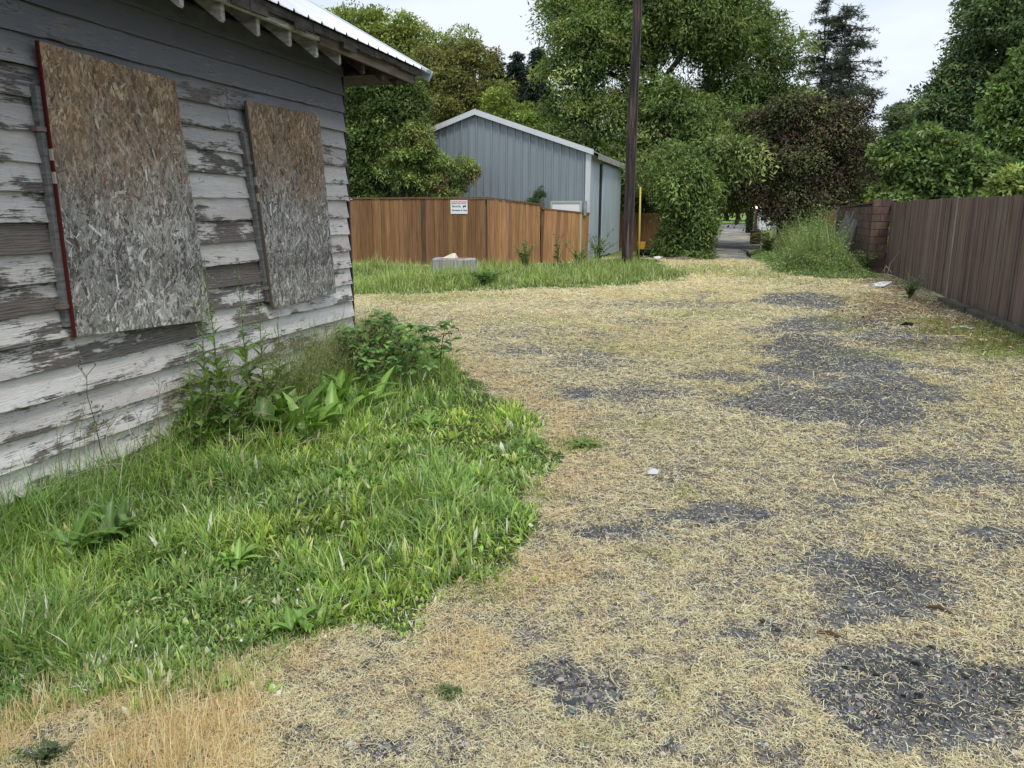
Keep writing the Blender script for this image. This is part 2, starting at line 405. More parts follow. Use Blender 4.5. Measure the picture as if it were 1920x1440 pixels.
def field(x, y, E, wob=.5, sc=2.2, seed=3, soft=.55):
    v = np.zeros(x.shape); nz = fbm(x * sc, y * sc, seed, 5) - .5
    for (c, M, s) in E:
        if E is E_GR: s = s * .7 if s < .78 else s * 1.2
        u = M[0, 0] * (x - c[0]) + M[0, 1] * (y - c[1]); q = M[1, 0] * (x - c[0]) + M[1, 1] * (y - c[1])
        r = np.sqrt(u * u + q * q) + nz * wob * 2.2
        v = np.maximum(v, s * (1 - sstep(1 - soft, 1 + soft, r)))
    return v
def zones(x, y):
    sl = sdist(x, y, LAWN) + (fbm(x * 3, y * 3, 21, 5) - .5) * .7
    sf = sdist(x, y, FAR) + (fbm(x * 1.2, y * 1.2, 22, 3) - .5) * 1.2
    sw = sdist(x, y, WEED) + (fbm(x * 1.5, y * 1.5, 23, 3) - .5) * .6
    g = field(x, y, E_GR)
    strk = fbm(x * 1.1 + 5, y * .8 + 3, 31, 5); fine = .45 * fbm(x * 6, y * 6, 33, 4) + .55 * fbm(x * 19, y * 17, 34, 3)
    gr = np.clip(np.clip(g * 1.25, 0, 1.15) * (.8 + .4 * fine) + sstep(.45, .7, strk) * .16 + sstep(.38, .66, fine) * .5 + sstep(.3, 3.5, x) * .06, 0, 1)
    edge = np.clip(1 - np.abs(sl + .15) / .45, 0, 1) * sstep(.25, .6, fbm(x * 2.6 + 3, y * 2.6, 35, 4))                                     # taller stubble around the lawn
    gr = gr * (1 - edge * .85) * (1 - np.clip(1 - np.abs(sf + .5) / 1.2, 0, 1) * .7)
    gn = np.clip(field(x, y, E_GN, seed=9), 0, 1); dt = np.clip(field(x, y, E_DT, seed=11), 0, 1)
    return sl, sf, sw, gr, gn, dt, edge
def height(x, y):
    h = (fbm(x * .5, y * .5, 41, 3) - .5) * .05 + (fbm(x * 4, y * 4, 42, 3) - .5) * .018
    fade = 1 - sstep(22, 26, y)
    h = h * fade
    return h
def axis_pts(a, b, f):
    out = [a]
    while out[-1] < b: out.append(out[-1] + f(out[-1]))
    return np.array(out)
gx = np.concatenate([-axis_pts(9, 420, lambda v: .4 + (v - 9) * .25)[::-1], np.arange(-8.9, 6, .07), axis_pts(6, 420, lambda v: .2 + (v - 6) * .22)])
gy = np.concatenate([-axis_pts(1, 300, lambda v: .5 + v * .3)[::-1], axis_pts(-.9, 700, lambda v: max(.045, .0095 * max(v, 0)) if v < 34 else .5 + (v - 34) * .12)])
GX, GY = np.meshgrid(gx, gy); X = GX.ravel(); Y = GY.ravel()
sl, sf, sw, gr, gn, dt, edge = zones(X, Y)
Z = height(X, Y)
stones = fbm(X * 9, Y * 9, 51, 3)
cg = np.stack([.075 + .075 * stones, .075 + .077 * stones, .077 + .08 * stones], 1)
wet = field(X, Y, ell([(1800, 1290, 90, 30, 1)]), seed=13)
cg = cg * (1 + .5 * wet[:, None])
cl = np.array([.32, .25, .15])[None] * (.8 + .4 * fbm(X * 5, Y * 5, 52, 3))[:, None]        # matted litter
cs = np.array([.5, .42, .28])[None] * (.85 + .3 * fbm(X * 2, Y * 2, 53, 4))[:, None]
far = sstep(7, 14, Y)[:, None]
ck = np.clip(1 - gr * 1.25, 0, 1)[:, None]
cg = cg * (1 - .35 * field(X, Y, ell([(1760, 1290, 200, 70, 1), (1660, 1080, 90, 40, .8), (1500, 650, 90, 40, .6), (1560, 760, 170, 40, .6)]), seed=13))[:, None]
c = cg * (1 - ck * (.45 + .45 * far)) + (cl * (1 - far) + cs * far) * ck * (.45 + .45 * far)
cgreen = np.array([.085, .13, .03])[None] * (.7 + .6 * stones)[:, None]
c = c * (1 - .65 * gn[:, None]) + np.array([.2, .22, .06])[None] * .65 * gn[:, None]
cd = np.array([.12, .082, .05])[None] * (.6 + .8 * stones)[:, None]; moss = np.array([.22, .19, .045])[None]
mm = sstep(.5, .62, fbm(X * 1.6, Y * .9, 61, 4))[:, None]
cd = cd * (1 - mm * .6) + moss * mm * .6
c = c * (1 - .85 * dt[:, None]) + cd * .85 * dt[:, None]
soil = np.array([.055, .075, .025])[None]
for s_ in (sl, sf, sw):
    k_ = sstep(-.06, .1, s_)[:, None]; c = c * (1 - k_) + soil * k_
outer = sstep(3.6, 4.2, X)[:, None]; c = c * (1 - outer) + np.array([.07, .1, .03])[None] * outer       # yards behind the fences
outl = ((X < -4.4) & (Y > 22))[:, None] * 1.; c = c * (1 - outl) + np.array([.06, .09, .03])[None] * outl
farg = sstep(26, 27, Y)[:, None]; c = c * (1 - farg) + (np.array([.17, .2, .06])[None] * (.7 + .6 * fbm(X * .5, Y * .3, 71, 4))[:, None]) * farg
c = np.clip(c, .01, .9)
m, t, b = mat('ground_soil')
a = attr(t, 'Col')
vo = t.nodes.new('ShaderNodeTexVoronoi'); vo.inputs['Scale'].default_value = 55; vo.inputs['Randomness'].default_value = 1
tcn = t.nodes.new('ShaderNodeTexCoord'); t.links.new(tcn.outputs['Object'], vo.inputs['Vector'])
hsv = ramp(t, mth(t, 'MULTIPLY', vo.outputs['Color'], 1.0), [(0, .45), (.5, .95), (1, 1.6)])
n2 = noise_n(t, 14, 6, .7)
r2 = ramp(t, n2.outputs[0], [(.3, .62), (.7, 1.4)])
cc_ = mixc(t, 1.0, mixc(t, 1.0, a.outputs['Color'], hsv, 'MULTIPLY'), r2, 'MULTIPLY')
t.links.new(cc_, b.inputs['Base Color']); b.inputs['Roughness'].default_value = .92; b.inputs['Specular IOR Level'].default_value = .15
bump(t, b, mth(t, 'ADD', vo.outputs['Distance'], n2.outputs[0]), .7, .012)
nx, ny = len(gx), len(gy)
idx = np.arange(nx * ny).reshape(ny, nx)
F = np.stack([idx[:-1, :-1], idx[:-1, 1:], idx[1:, 1:], idx[1:, :-1]], -1).reshape(-1, 4)
tag(npmesh('ground', np.stack([X, Y, Z], 1), F, m, c, smooth=True), kind='structure')

# ---- loose stones, straw, lawn: scattered over the ground as it lies
def scatter(n, ymin, ymax, xl=-3.45, xr=4.6, pad=.12, p=2):
    """points in the field of view, denser near the camera"""
    u = rng.random(n); y = 1 / (1 / ymin + u * (1 / ymax - 1 / ymin)) if p == 2 else ymin * (ymax / ymin) ** u
    la, ra = math.tan(YAW + R(33.7)) + pad, math.tan(R(33.7) - YAW) + pad
    x = -la * y - .9 + rng.random(n) * ((la + ra) * y + 2.7)
    k = (x > xl) & (x < xr) | ((y > 6.9) & (x > -17) & (x < xr))
    k &= ~((x < -3.46) & (y < 6.85))
    return x[k], y[k]
def icos():
    p = (1 + 5 ** .5) / 2
    v = np.array([(-1, p, 0), (1, p, 0), (-1, -p, 0), (1, -p, 0), (0, -1, p), (0, 1, p), (0, -1, -p), (0, 1, -p), (p, 0, -1), (p, 0, 1), (-p, 0, -1), (-p, 0, 1)])
    v /= np.linalg.norm(v[0])
    f = np.array([(0, 11, 5), (0, 5, 1), (0, 1, 7), (0, 7, 10), (0, 10, 11), (1, 5, 9), (5, 11, 4), (11, 10, 2), (10, 7, 6), (7, 1, 8), (3, 9, 4), (3, 4, 2), (3, 2, 6), (3, 6, 8), (3, 8, 9), (4, 9, 5), (2, 4, 11), (6, 2, 10), (8, 6, 7), (9, 8, 1)])
    return v, f
OCT = (np.array([(1, 0, 0), (-1, 0, 0), (0, 1, 0), (0, -1, 0), (0, 0, 1), (0, 0, -1)], float),
       np.array([(0, 2, 4), (2, 1, 4), (1, 3, 4), (3, 0, 4), (2, 0, 5), (1, 2, 5), (3, 1, 5), (0, 3, 5)]))
def rocks(x, y, size, cols, shape):
    v0, f0 = shape; n = len(x); nv = len(v0)
    th = rng.uniform(0, 2 * np.pi, n); s = size[:, None] * rng.uniform(.55, 1.2, (n, 3)) * np.array([1, 1, .55])
    V = v0[None] * (1 + rng.normal(0, .17, (n, nv, 1))) * s[:, None, :]
    cx, sx = np.cos(th)[:, None], np.sin(th)[:, None]
    Vr = np.stack([V[:, :, 0] * cx - V[:, :, 1] * sx, V[:, :, 0] * sx + V[:, :, 1] * cx, V[:, :, 2]], 2)
    Vr += np.stack([x, y, height(x, y) + size * .15], 1)[:, None]
    F = (f0[None] + (np.arange(n) * nv)[:, None, None]).reshape(-1, 3)
    return Vr.reshape(-1, 3), F, np.repeat(cols, nv, 0)
STC = [(.12, .125, .135), (.17, .175, .19), (.09, .09, .095), (.25, .25, .25), (.18, .165, .145), (.055, .055, .06), (.42, .41, .39), (.11, .115, .12)]
E_WET = ell([(1800, 1290, 170, 60, 1), (1660, 1080, 90, 40, .8), (1080, 1280, 70, 50, .7)])
def stones_obj():
    parts = []
    x, y = scatter(330000, 1.1, 7); z = zones(x, y); keep = (rng.random(len(x)) < .12 + .88 * z[3]) & (z[0] < .02) & (z[1] < .1); x, y = x[keep], y[keep]
    parts.append(rocks(x, y, rng.lognormal(-5.55, .5, len(x)), pal(len(x), STC, .3) * (1 - .5 * field(x, y, E_WET, seed=13))[:, None], icos()))
    x, y = scatter(130000, 6, 26); z = zones(x, y); keep = (rng.random(len(x)) < .02 + .98 * z[3] ** 1.5) & (z[0] < 0) & (z[1] < 0) & (z[2] < 0); x, y = x[keep], y[keep]
    parts.append(rocks(x, y, rng.lognormal(-5.0, .4, len(x)) * (1 + (y - 6) * .06), pal(len(x), STC, .3), OCT))
    V, F, C = cat(parts)
    tag(npmesh('gravel', V, F, M_flat, np.clip(C, .01, .6)), 'loose grey crushed gravel lying over the worn alley surface', 'gravel', kind='stuff')
stones_obj()
STR = [(.86, .74, .49), (.94, .85, .63), (.76, .61, .39), (.9, .77, .52), (.45, .35, .23), (.87, .78, .56)]
def straw_obj():
    parts = []
    for n, y0, y1 in ((2300000, 1.1, 27),):
        x, y = scatter(n, y0, y1, pad=.05, p=1); ln = None; sl, sf, sw, gr, gn, dt, ed = zones(x, y)
        mat_ = sstep(.28, .62, fbm(x * 24, y * 22, 85, 3)); cov = np.clip((1.02 - gr * .9) * (.25 + .85 * mat_), .1, 1) * (1 - .8 * dt) * (1 - .35 * gn)
        k = (rng.random(len(x)) < cov) & (sl < .05) & (sf < .1) & (sw < .1) & (x < 3.8)
        x, y, ed, gn, gr = x[k], y[k], ed[k], gn[k], gr[k]; m_ = len(x)
        c = pal(m_, STR, .16); pale = sstep(.4, .7, fbm(x * .7, y * .5, 81, 3))[:, None]
        c = c * (1 - pale * .2) + np.array([.84, .78, .62]) * pale * .2
        o_ = (ed * .75)[:, None]; c = c * (1 - o_ * .6) + np.array([.76, .58, .34]) * o_ * .6
        yl = (gn * .9)[:, None] * (rng.random(m_) < .6)[:, None]; c = c * (1 - yl) + np.array([.42, .46, .14]) * yl
        yg = (sstep(.5, .66, fbm(x * .55 + 9, y * .4, 83, 3)) * .35)[:, None]; c = c * (1 - yg) + np.array([.6, .57, .27]) * yg
        ln = .007 + .0033 * y; wd = .0007 + .00055 * y
        L_ = ln * np.where(rng.random(m_) < .03, 2.6, 1) * rng.lognormal(0, .6, m_); W_ = wd * rng.uniform(.6, 1.5, m_)
        parts.append(curls(x, y, height(x, y) + .002 + np.abs(rng.normal(0, .008, m_)) * (1 - gr * .6), L_, W_, c, 3, .3))
    # standing stubble, tallest around the lawn
    for n, y0, y1, wd in ((130000, 1.1, 4.5, .0028), (70000, 4.5, 12, .005), (40000, 12, 24, .011)):
        x, y = scatter(n, y0, y1, pad=.05); sl, sf, sw, gr, gn, dt, ed = zones(x, y)
        e2 = np.clip(1 - np.abs(sf + .35) / .6, 0, 1)
        pr = np.maximum(.10, np.maximum(ed ** 1.3, e2 * .7)) * (1 - gr * .7) * (1 - dt)
        k = (rng.random(len(x)) < pr + .55 * (x < -1.1) * (y < 2.2) * sstep(.48, .6, fbm(x * 5, y * 5, 95, 4))) & (sl < .12) & (sf < .15) & (sw < .1) & (x < 3.7); x, y, e_ = x[k], y[k], np.maximum(ed, e2)[k]; m_ = len(x)
        bl = sstep(-1.1, -1.4, x) * sstep(2.4, 2.0, y) * 2.6
        hh = (.018 + .045 * e_ * rng.random(m_)) * (1 + .9 * bl * fbm(x * 5, y * 5, 91, 2)) * rng.uniform(.6, 1.3, m_)
        c = pal(m_, [(.76, .62, .37), (.8, .68, .43), (.68, .5, .28), (.84, .74, .5)], .14)
        parts.append(blades(x, y, height(x, y) - .003, hh, wd * rng.uniform(.6, 1.2, m_), np.abs(rng.normal(.25, .3, m_)), c, 3))
    V, F, C = cat(parts)
    tag(npmesh('dry_grass', V, F, M_straw, np.clip(C, .02, .85)), 'pale dead grass clippings and stubble covering the alley', 'dry grass', kind='stuff')
straw_obj()
GRN = [(.25, .38, .055), (.32, .46, .075), (.16, .27, .045), (.4, .53, .11), (.2, .32, .09), (.11, .19, .045), (.45, .52, .17)]
def lawn_obj():
    parts = []
    # distance to house wall drives height
    for n, y0, y1, wd in ((240000, 1.1, 3.7, .0042), (125000, 3.7, 9.5, .006)):
        x, y = scatter(n, y0, y1, pad=.08); sl, sf, sw, gr, gn, dt, ed = zones(x, y)
        k = (sl > -.03) & (rng.random(len(x)) < sstep(-.05, .12, sl) + .15); x, y, sl = x[k], y[k], sl[k]; m_ = len(x)
        dw = x + 3.5; tall = np.exp(-np.clip(dw - .05, 0, 9) / .38) * (.45 + .9 * fbm(x * 2.2, y * 2.2, 101, 3)) * (.45 + .55 * sstep(3.2, 4.6, y))
        tuft = sstep(.5, .72, fbm(x * 3.1, y * 3.1, 102, 4))
        hh = (.032 + .09 * sstep(.3, .8, fbm(x * 6, y * 6, 103, 3)) + .1 * tuft + .4 * tall) * rng.uniform(.55, 1.35, m_) * (.5 + .5 * sstep(0, .3, sl))
        lean = np.abs(rng.normal(.75, .35, m_))
        sel = fbm(x * 1.7, y * 1.7, 104, 3)[:, None]
        c = pal(m_, GRN, .26) * (.55 + .9 * sel)
        # greener-blue patches and yellow tips
        bl = sstep(.5, .7, fbm(x * 1.1 + 4, y * 1.1, 105, 3))[:, None] * .45
        c = c * (1 - bl) + np.array([.16, .27, .11]) * bl
        dry = (rng.random(m_) < .05 + .12 * sstep(.25, 0, sl))[:, None]; c = np.where(dry, pal(m_, STR, .2), c)
        broad = rng.random(m_) < .3 * (1 - np.clip(tall, 0, 1))
        wdt = wd * rng.uniform(.5, 1.3, m_) * np.where(broad, rng.uniform(2.4, 5.5, m_), 1); hh = np.where(broad, hh * .75, hh)
        parts.append(blades(x, y, height(x, y) - .004, hh, wdt, lean, c, 4, np.clip(c * 1.35 + .01, 0, .8), base_w=.5))
    V, F, C = cat(parts)
    tag(npmesh('lawn_grass', V, F, M_grass, np.clip(C, .01, .8)), 'rough green grass growing along the boarded house', 'grass', kind='stuff')
    parts = []
    x, y = scatter(150000, 12.5, 28, xl=-20, pad=.05); k = (x < -0.5); x, y = x[k], y[k]
    sl, sf, sw, gr, gn, dt, ed = zones(x, y); k = (sf > -.25) & (rng.random(len(x)) < sstep(-.35, .3, sf)) ; x, y, sf = x[k], y[k], sf[k]; m_ = len(x)
    # taller towards the fences
    dd = np.clip((21.7 - y) / 3.5, 0, 1); dd = np.where(x > -6.9, np.clip((-2.0 - x) * .0 + .25, 0, 1), dd)
    hh = (.05 + .26 * sstep(0, 1.8, sf) * (1 - .45 * dd) * (.1 + 1.6 * sstep(.2, .8, fbm(x * 1.3, y * 1.3, 111, 4))) + .12 * sstep(.5, .8, fbm(x * .8, y * .8, 112, 3))) * rng.uniform(.6, 1.3, m_)
    c = pal(m_, [(.23, .34, .08), (.28, .39, .1), (.18, .27, .06), (.34, .42, .15), (.42, .44, .22)], .18) * (.8 + .45 * fbm(x * .9, y * .9, 113, 3))[:, None]
    dry = (rng.random(m_) < .03 + .5 * sstep(.5, -.1, sf))[:, None]; c = np.where(dry, pal(m_, STR, .15), c)
    parts.append(blades(x, y, height(x, y) - .01, hh, .011 * rng.uniform(.6, 1.5, m_), np.abs(rng.normal(.5, .3, m_)), c, 4, np.clip(c * 1.3, 0, .8)))
    V, F, C = cat(parts)
    tag(npmesh('verge_grass', V, F, M_grass, np.clip(C, .01, .8)), 'tall bright green grass in front of the cedar fence', 'grass', kind='stuff')
    # low green regrowth on the alley
    x, y = scatter(380000, 1.4, 27, pad=.05, xl=-3.4, p=1); z = zones(x, y); k = (rng.random(len(x)) < z[4] * .8) & (z[0] < .02) & (z[1] < 0) & (z[2] < 0.05) & (x < 3.85); x, y = x[k], y[k]; m_ = len(x)
    c = pal(m_, [(.16, .26, .05), (.22, .31, .07), (.3, .34, .1)], .2)
    V, F, C = blades(x, y, height(x, y) - .003, (.02 + .0026 * y + .05 * sstep(2.2, 3.2, x)) * rng.uniform(.6, 1.8, m_), (.002 + .0006 * y) * rng.uniform(.7, 1.3, m_), np.abs(rng.normal(.9, .4, m_)), c, 3)
    tag(npmesh('regrowth_grass', V, F, M_grass, np.clip(C, .01, .8)), 'thin yellow-green patches of grass coming through the straw', 'grass', kind='stuff')
    # tall weeds by the block wall
    x = rng.uniform(.7, 3.5, 42000); y = rng.uniform(19.4, 38, 42000) ; y = 19.4 + (y - 19.4) * rng.random(42000) ** .5
    s = sdist(x, y, WEED) + (fbm(x * 1.5, y * 1.5, 23, 3) - .5) * .6; k = s > 0; x, y, s = x[k], y[k], s[k]; m_ = len(x)
    hm = (.08 + .85 * sstep(0, 1.2, s) * (.02 + 1.5 * sstep(.3, .75, fbm(x * 2.1, y * 1.2, 121, 4)))) * (1 - .35 * sstep(28, 36, y)) * rng.choice([1, 1, 1, 1.35], m_)
    c = pal(m_, [(.22, .31, .09), (.28, .37, .13), (.16, .24, .07), (.4, .45, .24)], .2) * (.7 + .6 * fbm(x * 1.1, y, 129, 2))[:, None]
    p1 = blades(x, y, height(x, y), hm * rng.uniform(.6, 1.15, m_), .014 * rng.uniform(.5, 1.3, m_), np.abs(rng.normal(.45, .25, m_)), c, 4)
    j = rng.integers(0, m_, 60000); P = np.stack([x[j] + rng.normal(0, .1, 60000), y[j] + rng.normal(0, .1, 60000), hm[j] * rng.random(60000) ** .6], 1)
    D = unit(rng.normal(0, 1, (60000, 3)) + [0, 0, .1]); Nn = unit(rng.normal(0, .6, (60000, 3)) + [0, 0, 1])
    p2 = leafquads(P, D, Nn, rng.uniform(.04, .09, 60000), rng.uniform(.02, .04, 60000), pal(60000, [(.19, .29, .09), (.25, .35, .12), (.13, .22, .06), (.36, .42, .22)], .22))
    V, F, C = cat([p1, p2])
    tag(npmesh('tall_weeds', V, F, M_grass, np.clip(C, .01, .8)), 'thick bright green weeds heaped against the red block wall', 'weeds', kind='stuff')
lawn_obj()
def litter_obj():
    n = 60000; x, y = scatter(n, 8, 24, pad=.05); z = zones(x, y); k = (rng.random(len(x)) < z[5]) & (x < 3.85) & (z[2] < 0.1); x, y = x[k], y[k]; m_ = len(x)
    c = pal(m_, [(.12, .07, .04), (.2, .12, .06), (.3, .2, .1), (.07, .05, .035), (.28, .24, .07), (.4, .32, .2)], .25)
    V, F, C = curls(x, y, height(x, y) + .004 + np.abs(rng.normal(0, .02, m_)), rng.lognormal(-3.1, .5, m_), rng.lognormal(-4.3, .5, m_), c, 3, .35)
    tag(npmesh('leaf_litter', V, F, M_flat, np.clip(C, .01, .6)), 'brown rotting leaves and twigs along the foot of the brown fence', 'leaf litter', kind='stuff')
litter_obj()

# ---- far lane and cross street
m_road, t, b = mat('lane_gravel')
n1 = noise_n(t, .9, 6, .6); n2 = noise_n(t, 9, 4, .6); c1 = ramp(t, n2.outputs[0], [(.3, (.13, .135, .145)), (.7, (.26, .265, .275))])
f1 = ramp(t, n1.outputs[0], [(.5, 0.), (.6, 1.)]); cx = mixc(t, f1, c1, (.48, .4, .22)); t.links.new(cx, b.inputs['Base Color']); b.inputs['Roughness'].default_value = .9
mb = MB(); nseg = 40
for i in range(nseg):
    y0 = 25.9 + i * 1.9; y1 = y0 + 1.9
    def w_(y, s): return (-1.5 if s < 0 else 1.25) - .14 * math.sin(y * .9 + s) - (.9 if s < 0 else -.1) * min(1, max(0, (y - 30) / 40))
    mb.add([(w_(y0, -1), y0, .005), (w_(y0, 1), y0, .005), (w_(y1, 1), y1, .005), (w_(y1, -1), y1, .005)], [(0, 1, 2, 3)])
tag(mb.build('gravel_lane', m_road), kind='structure')
mb = MB(); mb.add([(-60, 74, .012), (60, 74, .012), (60, 84, .012), (-60, 84, .012)], [(0, 1, 2, 3)])
tag(mb.build('cross_street', plain('street_asphalt', (.15, .155, .165), .85)), kind='structure')
mb = MB(); mb.add([(-50, 104, .02), (50, 104, .02), (50, 160, .5), (-50, 160, .5)], [(0, 1, 2, 3)])
tag(mb.build('far_field', plain('far_lawn', (.2, .3, .06), .9, scale=.6)), kind='structure')

# ================================================================== THE HOUSE
WX = -3.5; YE = 6.72
hs = thing('weathered_house', 'old house with peeling white lap siding, boarded windows and a metal roof', 'house', (-6, 3, 0))
# siding material: paint over bare wood, masks driven by per-course wear and painted shade stored in 'Wear'
m_sid, t, b = mat('peeling_siding')
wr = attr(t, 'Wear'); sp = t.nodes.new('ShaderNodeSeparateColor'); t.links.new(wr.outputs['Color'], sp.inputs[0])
grain = noise_n(t, 6, 8, .72, stretch=(6, .55, 22)); fineg = noise_n(t, 30, 6, .7, stretch=(6, .25, 8)); blotch = noise_n(t, 3.6, 6, .68, stretch=(3, .55, 3.4))
knots = noise_n(t, 1.6, 2, .4, stretch=(1, .5, 3))
wv = t.nodes.new('ShaderNodeTexWave'); wv.wave_type = 'BANDS'; wv.bands_direction = 'Z'; wv.inputs['Scale'].default_value = 22; wv.inputs['Distortion'].default_value = 9
wv.inputs['Detail'].default_value = 3; wv.inputs['Detail Scale'].default_value = 1.2
tcw = t.nodes.new('ShaderNodeTexCoord'); mpw = t.nodes.new('ShaderNodeMapping'); mpw.inputs['Scale'].default_value = (1, .12, 1)
t.links.new(tcw.outputs['Object'], mpw.inputs[0]); t.links.new(mpw.outputs[0], wv.inputs['Vector'])
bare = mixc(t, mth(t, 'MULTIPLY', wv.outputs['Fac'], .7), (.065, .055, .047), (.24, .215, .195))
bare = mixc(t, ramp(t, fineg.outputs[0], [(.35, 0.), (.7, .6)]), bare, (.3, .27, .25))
paint = ramp(t, blotch.outputs[0], [(.3, (.66, .66, .67)), (.5, (.82, .79, .775)), (.7, (.93, .93, .94))])
paint = mixc(t, ramp(t, knots.outputs[0], [(.5, 0.), (.66, .35)]), paint, (.56, .46, .42))
paint = mixc(t, sp.outputs[2], paint, (.16, .17, .19))                         # blue-grey paint under the eave, with eave shade mixed into its colour
s1 = mth(t, 'MULTIPLY', mth(t, 'SUBTRACT', blotch.outputs[0], .5), 2.1)
isn = noise_n(t, 7, 6, .7, stretch=(1, .8, 1.6)); s2 = mth(t, 'ADD', mth(t, 'MULTIPLY', mth(t, 'SUBTRACT', grain.outputs[0], .5), 1.0), mth(t, 'MULTIPLY', mth(t, 'SUBTRACT', isn.outputs[0], .5), 1.5))
s3 = mth(t, 'MULTIPLY', mth(t, 'SUBTRACT', fineg.outputs[0], .5), 1.5)
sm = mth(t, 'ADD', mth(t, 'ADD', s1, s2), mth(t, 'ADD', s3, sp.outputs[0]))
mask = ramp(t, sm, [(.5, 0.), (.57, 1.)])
greyw = ramp(t, grain.outputs[0], [(.35, (.27, .255, .25)), (.65, (.47, .45, .44))])
half = ramp(t, sm, [(.25, 0.), (.5, .48)])
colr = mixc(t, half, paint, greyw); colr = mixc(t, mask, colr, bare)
crack = ramp(t, fineg.outputs[0], [(.3, .35), (.42, 1.)])
colr = mixc(t, 1.0, colr, crack, 'MULTIPLY')
colr = mixc(t, 1.0, colr, mixc(t, sp.outputs[1], (.72, .7, .68), (1.12, 1.1, 1.09)), 'MULTIPLY')
t.links.new(colr, b.inputs['Base Color']); b.inputs['Roughness'].default_value = .75; b.inputs['Specular IOR Level'].default_value = .25
hgt = mth(t, 'ADD', mth(t, 'MULTIPLY', mask, -.6), mth(t, 'ADD', mth(t, 'MULTIPLY', grain.outputs[0], .5), mth(t, 'MULTIPLY', fineg.outputs[0], .6)))
bump(t, b, hgt, 1.0, .009)

EXP = .155
# per course k (bottom edge z = 1.535 + .155k): bare amount
wear = {-10: .32, -9: .34, -8: .3, -7: .24, -6: .2, -5: .36, -4: .34, -3: .42, -2: .34, -1: .5, 0: .3, 1: .24, 2: .3, 3: .34, 4: .3, 5: .25, 6: .08, 7: -.08, 8: -.2, 9: -.3}
spots = {-1: [(3.2, .75, .6)], -2: [(2.9, 1.2, .1)], 0: [(5.0, .8, -.1)], -4: [(4.3, .7, .45)], -5: [(4.1, .5, .45), (5.1, .3, .3)], -3: [(3.1, .5, .45), (5.1, .6, .5)], -6: [(4.2, .9, .1)], -7: [(5.3, .7, .25)]}
joints = {-5: [3.42], 4: [4.98], 5: [4.97], 7: [3.1], -8: [5.5], -2: [2.3], 1: [1.6], 2: [2.0], -7: [2.4]}
rr = random.Random(5)
def siding(mk, ax_lo, ax_hi, zlo, zhi, place, wearfn, step=.11, name='siding', sway=0):
    V, F, C, Wc = [], [], [], []
    k = -10
    while 1.535 + EXP * k < zhi:
        z0 = 1.535 + EXP * k
        js = sorted([ax_lo] + [j for j in joints.get(k, []) if ax_lo < j < ax_hi] + [ax_hi]) if mk else [ax_lo, ax_hi]
        zz0 = max(z0, zlo) if z0 < zlo else z0
        for a, b_ in zip(js[:-1], js[1:]):
            g = .0015; a2 = a + (g if a > ax_lo else 0) ; b2 = b_ - (g if b_ < ax_hi else 0)
            lo, hi = (a2, b2 + (rr.uniform(-.012, .012) if b_ == ax_hi else 0))
            n = max(2, int((hi - lo) / step)); tone = rr.uniform(0, 1); o0 = rr.uniform(-.0015, .0025)
            base = len(V)
            ph = rr.uniform(0, 9)
            for i in range(n + 1):
                s = lo + (hi - lo) * i / n
                dz = rr.gauss(0, .0018) + .004 * math.sin(s * 2.1 + ph); dx = rr.gauss(0, .0015) + o0 + .004 * math.sin(s * 1.3 + ph * 2)
                zt = min(z0 + EXP + .006, zhi)
                prof = [(.0, zt), (.003 + dx, zt), (.014 + dx, z0 + EXP * .5 + dz), (.029 + dx, z0 + .003 + dz), (.0275 + dx, z0 + dz), (.002, z0 + dz + .018)]
                w0 = wearfn(k, s)
                for j, (o_, z_) in enumerate(prof):
                    V.append(place(s, o_, z_)); Wc.append((w0 + (.4 if j == 4 else .22 if j == 3 else 0), tone, min(1, max(0, (z_ - 1.95) / .5)) if mk else .1))  # extra lower-edge wear paints the shadow line under each lap
            for i in range(n):
                for j in range(5):
                    p = base + i * 6 + j; F.append((p, p + 1, p + 7, p + 6))
            F.append((base, base + 1, base + 4, base + 5)); e = base + n * 6; F.append((e + 5, e + 4, e + 1, e))
            F.append((base + 1, base + 2, base + 3, base + 4)); F.append((e + 4, e + 3, e + 2, e + 1))
        k += 1
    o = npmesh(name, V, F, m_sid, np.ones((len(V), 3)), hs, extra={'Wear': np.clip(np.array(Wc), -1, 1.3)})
    return o
def wf(k, s):
    v = wear.get(k, .1)
    for c_, r_, a_ in spots.get(k, []):
        if abs(s - c_) < r_: v += a_ * (1 - (abs(s - c_) / r_) ** 2)
    if s > 6.2: v -= .1
    return v - .07 + .12 * math.sin(s * 1.9 + k * 2.3)
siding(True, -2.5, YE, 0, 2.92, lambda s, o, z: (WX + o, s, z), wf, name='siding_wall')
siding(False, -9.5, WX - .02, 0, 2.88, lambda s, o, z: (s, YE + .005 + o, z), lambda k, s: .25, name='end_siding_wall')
m_dark = plain('dark_old_timber', (.055, .048, .042), .85, scale=14, var=.45, stretch=(1, .2, 1))
mb = MB(); mb.box(-9.5, WX - .004, -2.5, YE, .05, 2.9); mb.build('wall_frame', m_dark, hs)
mb = MB(); mb.box(-9.5, WX - .01, -2.5, YE - .01, -.1, .05); mb.build('foundation', plain('old_concrete', (.25, .24, .22), .9), hs)
m_gable = plain('end_gable_boards', (.35, .34, .33), .8, scale=4, stretch=(6, 1, 1))
PT = math.tan(R(29.4)); EX, EZ = -2.985, 2.925
def roofz(x): return EZ + (EX - x) * PT if x > -6.5 else EZ + (EX + 6.5) * PT - (-6.5 - x) * PT
